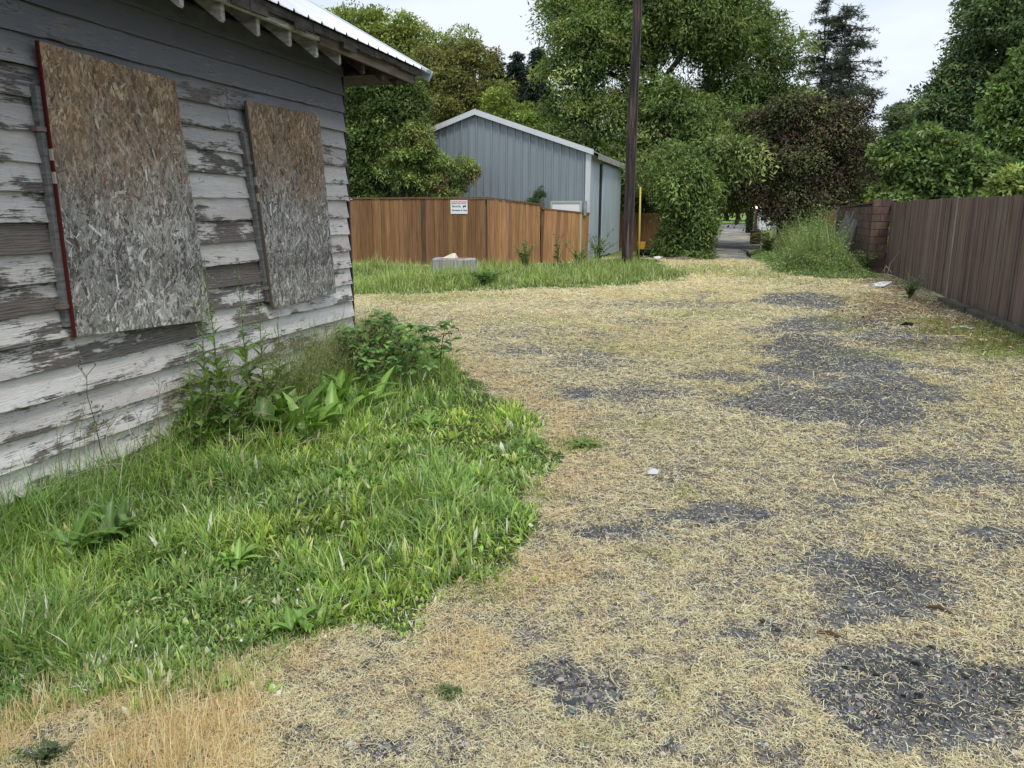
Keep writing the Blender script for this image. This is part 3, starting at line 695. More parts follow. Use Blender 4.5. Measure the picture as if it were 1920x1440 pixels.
mb = MB(); mb.prism([(WX, 2.9), (-6.5, roofz(-6.5) - .12), (-9.5, 2.9)], 'y', YE - .1, YE + .01); mb.build('gable', m_gable, hs); mb = MB(); mb.prism([(WX, 2.9), (-6.5, roofz(-6.5) - .12), (-9.5, 2.9)], 'y', -2.5, -2.4)
mb.build('gable', m_gable, hs)
mb = MB(); mb.box(WX - .02, WX + .006, YE + .03, YE + .055, 0, 2.86); mb.box(WX - .1, WX - .02, YE + .03, YE + .055, 0, 2.86); mb.build('corner_board', m_dark, hs)
# metal roof: ribbed sheet on both slopes
m_metal = plain('galvanised_sheet', (.5, .52, .55), .38, .55, .12, 3, .5)
def ribbed(y0, y1, pitch=.19, h=.02):
    ys = []; y = y0; k = 0
    while y < y1: ys.append((y, 0)); ys.append((y + pitch * .38, 0)); ys.append((y + pitch * .41, h * .25)); ys.append((y + pitch * .45, 0)); ys.append((y + pitch * .82, 0)); ys.append((y + pitch * .88, h)); ys.append((y + pitch * .94, h)); y += pitch
    ys.append((y1, 0)); return ys
ys = ribbed(-2.7, 7.50)
V, F = [], []
for s_ in (1, -1):
    xs = [EX + .015, -4.2, -5.3, -6.5] if s_ == 1 else [-6.5, -7.8, -9.98]
    base = len(V)
    for xi, x in enumerate(xs):
        for (y, h) in ys: V.append((x, y, roofz(x) + h + .012)); 
    n = len(ys)
    for a_ in range(len(xs) - 1):
        for j in range(n - 1): p = base + a_ * n + j; F.append((p, p + 1, p + n + 1, p + n))
o = npmesh('roof_sheet', V, F, m_metal, np.ones((len(V), 3)), hs); sm_ = o.modifiers.new('t', 'SOLIDIFY'); sm_.thickness = .0025
mb = MB(); mb.beam((EX + .03, 7.51, roofz(EX + .03) + .02), (-6.5, 7.51, roofz(-6.5) + .02), .11, .035, (0, 0, 1)); mb.beam((EX + .03, 7.57, roofz(EX + .03) - .02), (-6.5, 7.57, roofz(-6.5) - .02), .012, .1, (0, 0, 1))
mb.build('rake_flashing', plain('pale_blue_flashing', (.55, .62, .7), .4, .3, .08), hs, bevel=.004)
mb = MB(); mb.beam((-6.5, -2.7, roofz(-6.5) + .03), (-6.5, 7.5, roofz(-6.5) + .03), .3, .03); mb.build('ridge_cap', m_metal, hs)
m_tail = woodmat('flaking_white_wood', (.2, .19, .17), (.58, .57, .53), (1, 1, 4), 9, .8, None, True)
m_bwood = woodmat('bare_brown_board', (.09, .07, .055), (.26, .21, .165), (3, .25, 3), 10, .85, None, True)
m_bwood2 = woodmat('charred_deck_edge', (.03, .027, .024), (.1, .09, .08), (2, .5, 2), 12, .9, None, False)  # near-black wood, shared by deck edge, soffit and gable infill
# roof deck boards under the sheet
mb = MB()
for s_ in range(1):
    x = EX - .02
    while x > -6.45:
        x2 = max(x - .17, -6.45); mb.add([(x, -2.6, roofz(x) - .004), (x2, -2.6, roofz(x2) - .004), (x2, 7.42, roofz(x2) - .004), (x, 7.42, roofz(x) - .004),
                (x, -2.6, roofz(x) - .026), (x2, -2.6, roofz(x2) - .026), (x2, 7.42, roofz(x2) - .026), (x, 7.42, roofz(x) - .026)],
               [(0, 1, 2, 3), (7, 6, 5, 4), (0, 3, 7, 4), (1, 0, 4, 5), (2, 1, 5, 6), (3, 2, 6, 7)]); x = x2 - .004
mb.build('roof_deck', m_dark, hs)
mb = MB(); mb.prism([(-6.55, roofz(-6.55) - .01), (-9.95, roofz(-9.95) - .01), (-9.95, roofz(-9.95) - .04), (-6.55, roofz(-6.55) - .04)], 'y', -2.6, 7.42); mb.build('rear_roof_deck', m_dark, hs)
# ragged dark deck edge at the eave
mb = MB(); y = -2.6
while y < 7.4:
    w1 = rr.uniform(.05, .22); d1 = rr.uniform(.045, .062); 
    if 4.3 < y < 5.9 and rr.random() < .5: d1 += rr.uniform(.01, .05)
    y2 = min(7.42, y + w1); mb.box(EX - .03, EX - .012 + rr.uniform(-.004, .004), y, y2, roofz(EX) - d1, roofz(EX) - .003); y = y2 + rr.uniform(.001, .004)
mb.build('ragged_deck_edge', m_bwood2, hs)
# rafter tails
TY = [4.07, 4.45, 4.83, 5.22, 5.59, 5.95, 6.37, 6.75, 7.07]; TY = [4.07 - .385 * i for i in range(16, 0, -1)] + TY
for i, y in enumerate(TY):
    x1 = -3.1; zt1 = roofz(x1) - .028; zb1 = 2.737 + rr.gauss(0, .004); x0 = WX + .012; zt0 = roofz(x0) - .028; zb0 = zt0 - .155
    mb = MB(); th = .019
    tone = rr.uniform(.8, 1.1); cc = (tone, tone, tone)
    if y > 6.3: cc = (.42, .38, .34)
    poly = [(x0, zb0), (x0, zt0), (x1, zt1), (x1 + rr.uniform(-.004, .004), zb1 + .012), (x1 - .012, zb1)]
    mb.prism(poly, 'y', y - th, y + th, cc)
    o = mb.build('rafter_tail', m_tail if y < 6.3 else m_bwood, hs)
# fascia: whitish moulded board, broken off at 5.6; brown board beyond
mb = MB(); mb.box(-3.097, -3.075, -2.6, 5.62, 2.842, 2.925, (1.05, 1.04, 1)); mb.box(-3.0745, -3.05, -2.6, 5.6, 2.838, 2.868, (1.2, 1.2, 1.16)); mb.box(-3.0745, -3.06, -2.6, 5.52, 2.872, 2.884, (1, 1, .95))
mb.build('moulded_fascia', m_tail, hs)
mb = MB(); mb.add([(-3.045, 5.55, 2.815), (-3.07, 5.55, 2.815), (-3.07, 7.34, 2.797), (-3.045, 7.34, 2.797), (-3.045, 5.55, 2.895), (-3.07, 5.55, 2.9), (-3.07, 7.34, 2.893), (-3.045, 7.34, 2.888)],
                  [(0, 3, 2, 1), (4, 5, 6, 7), (0, 1, 5, 4), (1, 2, 6, 5), (2, 3, 7, 6), (3, 0, 4, 7)]); mb.build('brown_fascia', m_bwood, hs)
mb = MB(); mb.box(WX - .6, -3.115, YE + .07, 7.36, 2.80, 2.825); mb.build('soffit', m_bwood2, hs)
mb = MB(); mb.prism([(WX - .9, 2.8), (-3.08, 2.826), (-3.08, roofz(-3.08) - .03), (WX - .9, roofz(WX - .9) - .03)], 'y', 7.335, 7.36); mb.build('gable_infill', m_bwood2, hs)
mb = MB()
for s_ in (0,):
    mb.prism([(EX - .06, roofz(EX - .06) - .14), (EX - .06, roofz(EX - .06) - .03), (-6.5, roofz(-6.5) - .03), (-6.5, roofz(-6.5) - .17)], 'y', 7.365, 7.40)
mb.build('barge_board', m_bwood, hs)
mb = MB(); mb.box(WX + .01, WX + .022, -2.5, 6.7, 2.78, 2.9); mb.build('frieze_board', plain('shadowed_frieze', (.12, .125, .13), .8), hs)  # dark base colour has the eave shade in it

# ---- strand-board covers over the windows
m_osb, t, b = mat('strand_board')
a = attr(t, 'Col'); n_ = noise_n(t, 60, 4, .6, stretch=(1, 1, .4)); st = noise_n(t, 2.2, 4, .6)
cx = mixc(t, 1.0, a.outputs['Color'], ramp(t, n_.outputs[0], [(.3, .72), (.7, 1.2)]), 'MULTIPLY')
cx = mixc(t, 1.0, cx, ramp(t, st.outputs[0], [(.35, .8), (.65, 1.12)]), 'MULTIPLY')
t.links.new(cx, b.inputs['Base Color']); b.inputs['Roughness'].default_value = .8; b.inputs['Specular IOR Level'].default_value = .2
def osb(corners, n, seed, name, label, group=None, thick=.012, streaks=(), redge=None, standoff=.075):
    """corners: (y,z) tl, tr, br, bl on the face"""
    r = np.random.default_rng(seed); tl, tr, br, bl = [np.array(c) for c in corners]
    xf = WX + standoff; X0 = xf - thick
    u = r.random(n); v = r.random(n)                        # v down
    top = tl[None] * (1 - u)[:, None] + tr[None] * u[:, None]; bot = bl[None] * (1 - u)[:, None] + br[None] * u[:, None]
    cy = top * (1 - v)[:, None] + bot * v[:, None]
    L_ = (r.lognormal(-3.3, .55, n) * np.where(r.random(n) < .04, 1.6, 1)).clip(.015, .12); W_ = L_ * r.uniform(.1, .34, n)
    an = np.pi / 2 + r.normal(0, .62, n)
    d = np.stack([np.cos(an), np.sin(an)], 1); s = np.stack([-d[:, 1], d[:, 0]], 1)
    lift = .0006 + r.random(n) * .0024; tilt = r.normal(0, .0007, (n, 5))
    # five-sided splinter
    pts = []
    for (a_, b_) in ((-.5, -.3), (-.42, .5), (.2, .6), (.5, .05), (.3, -.5)):
        pts.append(cy + d * (L_ * a_)[:, None] + s * (W_ * (b_ + 0) * r.uniform(.7, 1.2, n))[:, None])
    P = np.stack(pts, 1)
    Y = P[:, :, 0]; Z = P[:, :, 1]
    # clip to the panel
    def lerp(a, b, t): return a + (b - a) * t
    zt = lerp(tl[1], tr[1], (Y - tl[0]) / (tr[0] - tl[0])); zb = lerp(bl[1], br[1], (Y - bl[0]) / (br[0] - bl[0]))
    Z = np.minimum(np.maximum(Z, zb + .001), zt - .001); vv = (zt - Z) / (zt - zb)
    yl = lerp(tl[0], bl[0], vv); yr = lerp(tr[0], br[0], vv); Y = np.minimum(np.maximum(Y, yl + .001), yr - .001)
    Xp = xf + lift[:, None] + tilt
    V = np.stack([Xp, Y, Z], 2).reshape(-1, 3)
    F = np.arange(n * 5).reshape(n, 5)
    brown = .9 * sstep(.62, .02, v + (fbm(u * 3, v * 3, seed, 4) - .5) * .55)[:, None]
    g = np.array([(.2, .19, .175), (.32, .3, .28), (.4, .385, .365), (.12, .11, .1), (.27, .24, .21), (.5, .48, .455)])[r.integers(0, 6, n)]
    bw = np.array([(.25, .155, .085), (.33, .215, .12), (.16, .1, .06), (.39, .28, .18), (.28, .165, .085), (.44, .34, .24)])[r.integers(0, 6, n)]
    low = sstep(.55, 1, v)[:, None]; c = g * (1 - brown) + bw * brown; c = c * (1 + low * .18)
    mid = np.exp(-((v - .78) / .05) ** 2)[:, None]; c = c * (1 - .3 * mid)
    rust = (r.random(n) < .02)[:, None]; c = np.where(rust & (v[:, None] < .5), np.array([.3, .15, .08]), c)
    c = np.clip(c * (1 + r.normal(0, .22, (n, 1))), .02, .8)
    back = MB()
    cs = [tl, tr, br, bl]
    back.add([(X0, p[0], p[1]) for p in cs] + [(xf, p[0], p[1]) for p in cs], [(3, 2, 1, 0), (4, 5, 6, 7), (0, 1, 5, 4), (1, 2, 6, 5), (2, 3, 7, 6), (3, 0, 4, 7)], (.15, .12, .09))
    V = np.concatenate([V, np.array(back.v)]); C = np.concatenate([np.repeat(c, 5, 0), np.array(back.c)])
    me = bpy.data.meshes.new(name); V = V - np.array(hs['_org'])
    faces = [tuple(f) for f in F.tolist()] + [tuple(i + n * 5 for i in f) for f in back.f]
    me.from_pydata(V.tolist(), [], faces); setcol(me, 'Col', C); me.materials.append(m_osb)
    o = link(name, me, hs, hs['_org']); o['label'] = label
    def sub(nm, mb_, mt):
        q = mb_.build(nm, mt, hs); q.parent = o; return q
    if redge:
        e = MB(); nsg = 26
        for i in range(nsg):
            t0, t1 = i / nsg, (i + 1) / nsg; p = tl * (1 - t0) + bl * t0; q = tl * (1 - t1) + bl * t1
            e.add([(X0 - .004, p[0] - .009, p[1]), (xf + .0035, p[0] - .009, p[1]), (xf + .0035, p[0], p[1]), (X0 - .004, p[0], p[1]),
                   (X0 - .004, q[0] - .009, q[1]), (xf + .0035, q[0] - .009, q[1]), (xf + .0035, q[0], q[1]), (X0 - .004, q[0], q[1])],
                  [(3, 2, 1, 0), (4, 5, 6, 7), (0, 1, 5, 4), (1, 2, 6, 5), (2, 3, 7, 6), (3, 0, 4, 7)],
                  (.45, .38, .36) if i in (9, 11) else redge)
        sub('painted_edge', e, M_flat)
    for (sy, sz, h_, w__) in streaks:
        e = MB(); e.add([(xf + .0042, sy - w__, sz), (xf + .0042, sy + w__, sz + .005), (xf + .0044, sy + w__ * 1.3, sz - h_), (xf + .0044, sy - w__ * .4, sz - h_ * .96)], [(0, 1, 2, 3)], (.7, .7, .69)); sub('paper_scrap', e, M_flat)
    e = MB(); yy = tl[0] - .04
    p = tl + (-.012, -.22); q = bl + (-.008, .06)
    e.add([(WX + .02, p[0] - .025, p[1]), (WX + .055, p[0] - .025, p[1]), (WX + .055, p[0] + .03, p[1]), (WX + .02, p[0] + .03, p[1]), (WX + .02, q[0] - .025, q[1]), (WX + .055, q[0] - .025, q[1]), (WX + .055, q[0] + .03, q[1]), (WX + .02, q[0] + .03, q[1])],
          [(3, 2, 1, 0), (4, 5, 6, 7), (0, 1, 5, 4), (1, 2, 6, 5), (2, 3, 7, 6), (3, 0, 4, 7)], (.42, .44, .47)); sub('window_casing', e, m_tail)
    for zz in (p[1] - .22, q[1] + .1):
        e = MB(); e.box(WX + .03, WX + .068, tl[0] - .07 + (tl[1] - zz) * (bl[0] - tl[0]) / (tl[1] - bl[1]), tl[0] - .012 + (tl[1] - zz) * (bl[0] - tl[0]) / (tl[1] - bl[1]), zz, zz + .022); sub('bracket', e, plain('rusty_iron', (.2, .15, .13), .7))
    e = MB(); e.box(WX + .03, X0 - .002, bl[0] + .1, tr[0] - .08, max(bl[1], br[1]) + .1, min(tl[1], tr[1]) - .12); sub('batten_frame', e, m_dark)
    return o
SO = .075
def face(x, y): p = onX(x, y, WX + SO); return (p[1], p[2])
osb([face(72, 76), face(328, 151), face(395, 600), face(143, 632)], 26000, 11, 'window_board', 'larger grey-brown strand board sheet with a red painted left edge', redge=(.09, .016, .013),
    streaks=[(*face(272, 318), .07, .007), (*face(217, 515), .09, .006)])
osb([face(462, 189), face(598, 216), face(630, 549), face(513, 580)], 21000, 12, 'window_board', 'smaller strand board sheet nearer the house corner', redge=(.13, .1, .08),
    streaks=[(*face(506, 383), .09, .007)])

# ================================================================== FENCES
m_cedar = woodmat('cedar_plank', (.23, .115, .052), (.42, .235, .115), (6, 6, .35), 4, .75, None, True)
m_brownf = woodmat('brown_stained_plank', (.09, .064, .052), (.24, .176, .148), (7, 7, .3), 5, .85,
    lambda t, c: mixc(t, ramp(t, noise_n(t, 1.4, 5, .6, stretch=(2, 2, 1)).outputs[0], [(.52, 0.), (.75, .55)]), c, (.17, .165, .12)), True)
m_greyf = woodmat('grey_plank', (.05, .05, .053), (.12, .12, .125), (6, 6, .3), 5, .85)
m_yelf = woodmat('pale_yellow_plank', (.3, .2, .08), (.5, .36, .16), (6, 6, .3), 5, .8)
def planks(mb, a, b, wd, zt0, zt1, th, rnd, dirt=0, zb=0.0, gap=.004, tones=(.75, 1.2), lean=0, darkp=0, side=1, toph=.006, nstep=1):
    ax, ay = a; bx, by = b; L_ = math.hypot(bx - ax, by - ay); ux, uy = (bx - ax) / L_, (by - ay) / L_; nx_, ny_ = -uy * side, ux * side
    s = 0
    while s < L_ - .02:
        w_ = min(wd * rnd.uniform(.93, 1.05), L_ - s); s2 = s + w_ - gap
        zt = zt0 + (zt1 - zt0) * (s / L_) + rnd.gauss(0, toph); k = rnd.uniform(*tones); c = (k, k * rnd.uniform(.94, 1.04), k * rnd.uniform(.9, 1.05))
        if rnd.random() < darkp: c = (k * .5, k * .6, k * .75)
        o = rnd.gauss(0, .004); l0 = rnd.gauss(0, .003) + lean
        def P(q, h, z): return (ax + ux * (q + l0 * z) + nx_ * h, ay + uy * (q + l0 * z) + ny_ * h, z)
        bot = zb + rnd.uniform(0, .02); cl = tuple(v * .62 for v in c)
        o1 = o + rnd.gauss(0, .004)
        vs = [P(s, o, bot), P(s2, o1, bot), P(s2, o1 + th, bot), P(s, o + th, bot), P(s, o, zt), P(s2, o1, zt), P(s2, o1 + th, zt), P(s, o + th, zt)]
        mb.add(vs, [(0, 3, 2, 1), (4, 5, 6, 7), (0, 1, 5, 4), (1, 2, 6, 5), (2, 3, 7, 6), (3, 0, 4, 7)], c)
        s += w_
rf = random.Random(3)
ced = thing('cedar_fence', 'orange-brown cedar plank fence with a corner, in front of the metal shed', 'fence', (-6.85, 21.7, 0))
mb = MB(); planks(mb, (-17.5, 21.7), (-6.9, 21.7), .145, 1.93, 1.93, .02, rf, darkp=.06, tones=(.6, .9), side=-1); mb.build('fence_panel', m_cedar, ced)
mb = MB(); mb.box(-17.5, -6.83, 21.65, 21.745, 1.945, 1.985, (.55, .6, .62)); mb.build('cap_rail', m_cedar, ced)
mb = MB(); planks(mb, (-6.845, 21.72), (-5.66, 23.32), .13, 1.93, 1.76, .02, rf, tones=(.9, 1.35), side=-1); mb.build('fence_panel', m_cedar, ced)
mb = MB(); mb.beam((-6.84, 21.72, 1.97), (-5.62, 23.36, 1.785), .1, .035, c=(.6, .65, .66)); mb.build('cap_rail', m_cedar, ced)
mb = MB(); planks(mb, (-5.60, 23.4), (-4.4, 24.5), .14, 1.64, 1.50, .02, rf, tones=(.9, 1.35), lean=.035, side=-1); mb.build('leaning_panel', m_cedar, ced)
mb = MB(); mb.beam((-5.62, 23.4, 1.665), (-4.36, 24.53, 1.52), .1, .035, c=(.7, .7, .68)); mb.build('cap_rail', m_cedar, ced)
for (x, y, h) in ((-6.87, 21.82, 1.93), (-5.60, 23.48, 1.7), (-9.3, 21.82, 1.9), (-11.7, 21.82, 1.9), (-14.1, 21.82, 1.9)):
    mb = MB(); mb.box(x - .045, x + .045, y - .045, y + .045, -.1, h, (.6, .6, .6)); mb.build('post', m_cedar, ced)
# sign
def textmesh(body, size, mt, name, parent, loc, rot, bold=0):
    cu = bpy.data.curves.new(name, 'FONT'); cu.body = body; cu.size = size; cu.align_x = 'LEFT'; cu.extrude = .001; cu.offset = bold
    tmp = bpy.data.objects.new(name + '_src', cu); COL.objects.link(tmp); bpy.context.view_layer.update()
    me = bpy.data.meshes.new_from_object(tmp.evaluated_get(bpy.context.evaluated_depsgraph_get())); bpy.data.objects.remove(tmp)
    me.materials.clear(); me.materials.append(mt); o = bpy.data.objects.new(name, me); COL.objects.link(o); o.parent = parent; o.location = loc; o.rotation_euler = rot; return o
SY = 21.665
sg = thing('warning_sign', 'small white and red security camera warning sign on the cedar fence', 'sign', (-7.68, SY, 1.7))
m_white = plain('white_sign_paint', (.82, .84, .86), .4, var=.03); m_red = plain('red_sign_paint', (.72, .1, .1), .4, var=.05); m_blk = plain('black_paint', (.015, .02, .025), .5)
mb = MB(); mb.box(-7.94, -7.42, SY - .004, SY + .0, 1.51, 1.9); mb.build('sign_board', m_white, sg, bevel=.001)
mb = MB(); mb.box(-7.91, -7.45, SY - .007, SY - .0045, 1.79, 1.875); mb.build('red_header', m_red, sg)
for body, sz, mt, x, z, bo in (('WARNING', .092, m_white, -7.9, 1.80, .002), ('Security', .085, m_blk, -7.9, 1.70, .001), ('Cameras In Use', .073, m_blk, -7.91, 1.59, .001)):
    textmesh(body, sz, mt, 'lettering', sg, (x + 7.68, -.0095 if mt is m_white else -.0065, z - 1.7 - .0), (math.pi / 2, 0, 0), bo)
mb = MB(); mb.box(-7.56, -7.49, SY - .008, SY - .005, 1.71, 1.745); mb.box(-7.49, -7.465, SY - .008, SY - .005, 1.70, 1.755); mb.box(-7.55, -7.53, SY - .008, SY - .005, 1.68, 1.71); mb.build('camera_symbol', m_blk, sg)

# brown fence on the right, in panels
bf = thing('brown_fence', 'long dark brown weathered board fence along the right of the alley', 'fence', (3.9, 12, 0))
FX = 3.9
for i in range(7):
    y0 = 5.6 + i * 2.36; y1 = min(y0 + 2.355, 22.0)
    z0 = 1.82 + rf.gauss(0, .008); z1 = z0 + rf.gauss(0, .008)
    mb = MB(); planks(mb, (FX, y0), (FX, y1), .125, z0, z1, .018, rf, tones=(.72, 1.25), side=-1, toph=.004, zb=.03, lean=0, darkp=0, gap=.006); mb.build('fence_panel', m_brownf, bf)
    mb = MB(); mb.box(FX + .022, FX + .06, y0, y1, .45, .54); mb.box(FX + .022, FX + .06, y0, y1, 1.4, 1.49); mb.build('rail', m_brownf, bf)
mb = MB(); mb.box(FX - .014, FX - .0, 15.86, 15.96, .05, 1.85, (1.9, 2.1, 2.3)); mb.build('grey_batten', m_brownf, bf); mb = MB(); mb.box(FX - .018, FX - .004, 21.88, 21.98, 0, 1.84, (1.1, 1.1, 1.1)); mb.build('end_batten', m_brownf, bf)
for i in range(8):
    mb = MB(); mb.box(FX + .061, FX + .15, 5.56 + i * 2.36, 5.65 + i * 2.36, -.1, 1.75); mb.build('post', m_brownf, bf)
# timber kerb
m_kerb = plain('mossy_concrete_kerb', (.085, .08, .06), .95, scale=8, var=.35)
ks = thing('low_kerb', 'low broken mossy concrete kerb at the foot of the brown fence', 'kerb', (3.72, 12, 0))
y = 6.0
while y < 15.0:
    l_ = rf.uniform(.75, .95); mb = MB(); j = rf.gauss(0, .015)
    mb.box(3.66 + j, 3.80 + j, y, y + l_ - .015, -.05, .085 + rf.gauss(0, .015)); mb.build('kerb_block', m_kerb, ks, bevel=.012); y += l_
# red block wall
m_blkw, t, b = mat('red_painted_block')
a = attr(t, 'Col'); n_ = noise_n(t, 5, 5, .65); c_ = ramp(t, n_.outputs[0], [(.3, (.08, .048, .04)), (.55, (.135, .08, .066)), (.8, (.19, .13, .115))])
t.links.new(mixc(t, 1.0, c_, a.outputs['Color'], 'MULTIPLY'), b.inputs['Base Color']); b.inputs['Roughness'].default_value = .85; bump(t, b, noise_n(t, 30, 5, .7).outputs[0], .6, .01)
bw_ = thing('block_wall', 'dark red concrete block wall at the far end of the brown fence', 'wall', (3.45, 22, 0))
def blocks(mb, a, b_, zt0, zt1, wd=.39, hh=.19, th=.19):
    ax, ay = a; bx, by = b_; L_ = math.hypot(bx - ax, by - ay); ux, uy = (bx - ax) / L_, (by - ay) / L_; nx_, ny_ = uy, -ux; r = 0; z = 0
    while z < max(zt0, zt1) - .02:
        s = -(r % 2) * wd / 2
        while s < L_ - .01:
            s0, s1 = max(s, 0), min(s + wd - .014, L_)
            if s1 - s0 > .03 and z + hh * .6 < zt0 + (zt1 - zt0) * s0 / L_:
                k = rf.uniform(.75, 1.25); c = (k, k * rf.uniform(.9, 1.1), k * rf.uniform(.9, 1.1)); o = rf.gauss(0, .003)
                def P(q, h, zz): return (ax + ux * q + nx_ * (h + o), ay + uy * q + ny_ * (h + o), zz)
                zz = z + hh - .014
                mb.add([P(s0, 0, z), P(s1, 0, z), P(s1, -th, z), P(s0, -th, z), P(s0, 0, zz), P(s1, 0, zz), P(s1, -th, zz), P(s0, -th, zz)],
                       [(0, 3, 2, 1), (4, 5, 6, 7), (0, 1, 5, 4), (1, 2, 6, 5), (2, 3, 7, 6), (3, 0, 4, 7)], c)
            s += wd
        z += hh; r += 1
    def Q(q, h, zz): return (ax + ux * q + nx_ * h, ay + uy * q + ny_ * h, zz)
    mb.add([Q(.01, -.012, 0), Q(L_ - .01, -.012, 0), Q(L_ - .01, -th + .012, 0), Q(.01, -th + .012, 0), Q(.01, -.012, zt0 - .05), Q(L_ - .01, -.012, zt1 - .05), Q(L_ - .01, -th + .012, zt1 - .05), Q(.01, -th + .012, zt0 - .05)],
           [(0, 3, 2, 1), (4, 5, 6, 7), (0, 1, 5, 4), (1, 2, 6, 5), (2, 3, 7, 6), (3, 0, 4, 7)], (.45, .45, .45))
mb = MB(); blocks(mb, (3.46, 22.02), (3.88, 22.02), 1.84, 1.84); mb.build('end_pillar', m_blkw, bw_)
mb = MB(); blocks(mb, (3.45, 28.4), (3.45, 22.25), 1.68, 1.8); mb.build('wall', m_blkw, bw_)
mb = MB(); mb.beam((3.54, 22.23, 1.80), (3.54, 28.4, 1.71), .22, .05, c=(.8, .8, .8)); mb.build('coping', m_blkw, bw_)
mb = MB(); mb.box(3.36, 3.46, 28.42, 28.52, 0, 1.72, (1.6, 1.6, 1.6)); mb.build('end_post', m_greyf, bw_)
yf = thing('yellow_fence', 'pale yellow new timber fence beyond the block wall', 'fence', (3.45, 32, 0))
mb = MB(); planks(mb, (3.45, 28.6), (3.42, 36.4), .14, 1.66, 1.4, .02, rf, tones=(.85, 1.15), side=-1); mb.build('fence_panel', m_yelf, yf)
mb = MB(); mb.beam((3.5, 28.6, .5), (3.47, 36.4, .45), .05, .09); mb.beam((3.5, 28.6, 1.3), (3.47, 36.4, 1.15), .05, .09); mb.build('rail', m_yelf, yf)
df = thing('charcoal_fence', 'charcoal grey board fence under the purple-leaved tree', 'fence', (2.8, 38, 0))
mb = MB(); planks(mb, (3.38, 36.6), (2.15, 41.5), .15, 1.42, 1.25, .02, rf, tones=(.8, 1.2), side=-1); mb.build('fence_panel', m_greyf, df)
mb = MB(); mb.beam((3.45, 36.6, 1.1), (2.22, 41.5, 1.0), .05, .09); mb.build('rail', m_greyf, df)
# old planks leaning on the wall
lp = thing('leaning_planks', 'bundle of grey weathered planks leaning on the red block wall', 'planks', (3.3, 25.5, 0))
m_old = woodmat('silvered_plank', (.14, .135, .12), (.3, .29, .265), (6, 6, .4), 5, .85)
for i in range(7):
    yb = 24.3 + i * .38 + rf.uniform(-.05, .05); lx = rf.uniform(.3, .42); mb = MB(); k = rf.uniform(.8, 1.3)
    mb.beam((3.42 - lx, yb, 0), (3.41, yb + rf.uniform(-.3, .25), 1.5 + rf.uniform(-.25, .12)), .03, .15, (1, 0, 0), (k, k, k)); mb.build('plank', m_old, lp)

# background fence piece behind the pole
bk = thing('red_brown_fence', 'short red-brown plank fence between the shed and the tree trunk', 'fence', (-4.5, 34, 0))
mb = MB(); planks(mb, (-4.9, 34.5), (-2.9, 34.5), .15, 1.5, 1.5, .02, rf, tones=(.4, .7), side=-1); mb.build('fence_panel', m_cedar, bk)
mb = MB(); mb.box(-4.9, -2.9, 34.53, 34.58, 1.1, 1.2, (.5, .5, .5)); mb.build('rail', m_cedar, bk)

# ================================================================== METAL SHED
sh = thing('metal_shed', 'grey ribbed metal shed with white trim behind the cedar fence', 'shed', (-8.1, 28, 0))
m_sheet = plain('grey_blue_sheet', (.265, .31, .34), .5, .15, .1, 2, .4, stretch=(3, 3, .3))
SYF = 24.6; XR, XL, XA = -4.37, -11.85, -8.1; ZE, ZA = 3.36, 4.6
def gz(x): return ZE + (ZA - ZE) * (1 - abs(x - XA) / (XR - XA))
V, F = [], []; x = XL; st = []
while x < XR - .001:
    for dx, h in ((0, 0), (.008, .05), (.045, .05), (.053, 0), (.13, 0), (.135, .01), (.15, .01), (.155, 0)):
        if x + dx < XR: st.append((x + dx, h))
    x += .25
st.append((XR, 0))
for (x, h) in st: V.append((x, SYF - h, 0)); V.append((x, SYF - h, gz(x)))
for j in range(len(st) - 1): F.append((2 * j, 2 * j + 2, 2 * j + 3, 2 * j + 1))
npmesh('gable_wall', V, F, m_sheet, np.ones((len(V), 3)), sh).modifiers.new('t', 'SOLIDIFY').thickness = .004
m_trim = plain('white_metal_trim', (.66, .69, .72), .45, .1, .06, 3)
mb = MB()
for xa, xb in ((XA, XR), (XA, XL)):
    sgn = 1 if xb > xa else -1; ze = ZE - .02 * 0
    e = xb + sgn * .12; mb.prism([(xa, ZA - .02), (e, gz(e) - .04 if sgn > 0 else gz(e) - .04), (e, gz(e) + .12), (xa, ZA + .15)], 'y', SYF - .16, SYF - .14)
mb.build('rake_trim', m_trim, sh)
mb = MB()
for xa, xb in ((XA, XR), (XA, XL)):
    sgn = 1 if xb > xa else -1; e = xb + sgn * .12
    mb.prism([(xa, ZA + .07), (e, gz(e) + .04), (e, gz(e) + .08), (xa, ZA + .11)], 'y', SYF - .138, 31.2)
mb.build('roof', plain('pale_roof_sheet', (.5, .53, .56), .45, .3, .1), sh)
mb = MB(); mb.box(XR - .14, XR + .012, SYF - .045, SYF - .034, 0, ZE - .03); mb.box(XR + .002, XR + .012, SYF - .03, SYF + .1, 0, ZE - .03); mb.build('corner_trim', m_trim, sh)
m_sidep = plain('pale_blue_grey_panel', (.5, .57, .62), .7, 0, .1, 2, .3, stretch=(1, 1, .4))
mb = MB(); mb.box(XR - .1, XR - .004, SYF + .11, 31.0, 0, ZE - .03); mb.build('side_wall', m_sidep, sh)
mb = MB(); mb.box(XR + .03, XR + .07, 26.75, 28.9, .08, ZE - .22); mb.build('sliding_door', m_sidep, sh)
mb = MB(); mb.box(XR + .03, XR + .075, 28.95, 31.05, .02, ZE - .22); mb.build('sliding_door', m_sidep, sh)
mb = MB(); mb.box(XR + .0, XR + .028, 26.4, 26.7, .05, ZE - .25); mb.build('dark_gap', m_blk, sh)
m_trk = plain('weathered_track_cover', (.36, .35, .31), .8, 0, .3, 3)
y = SYF + .15
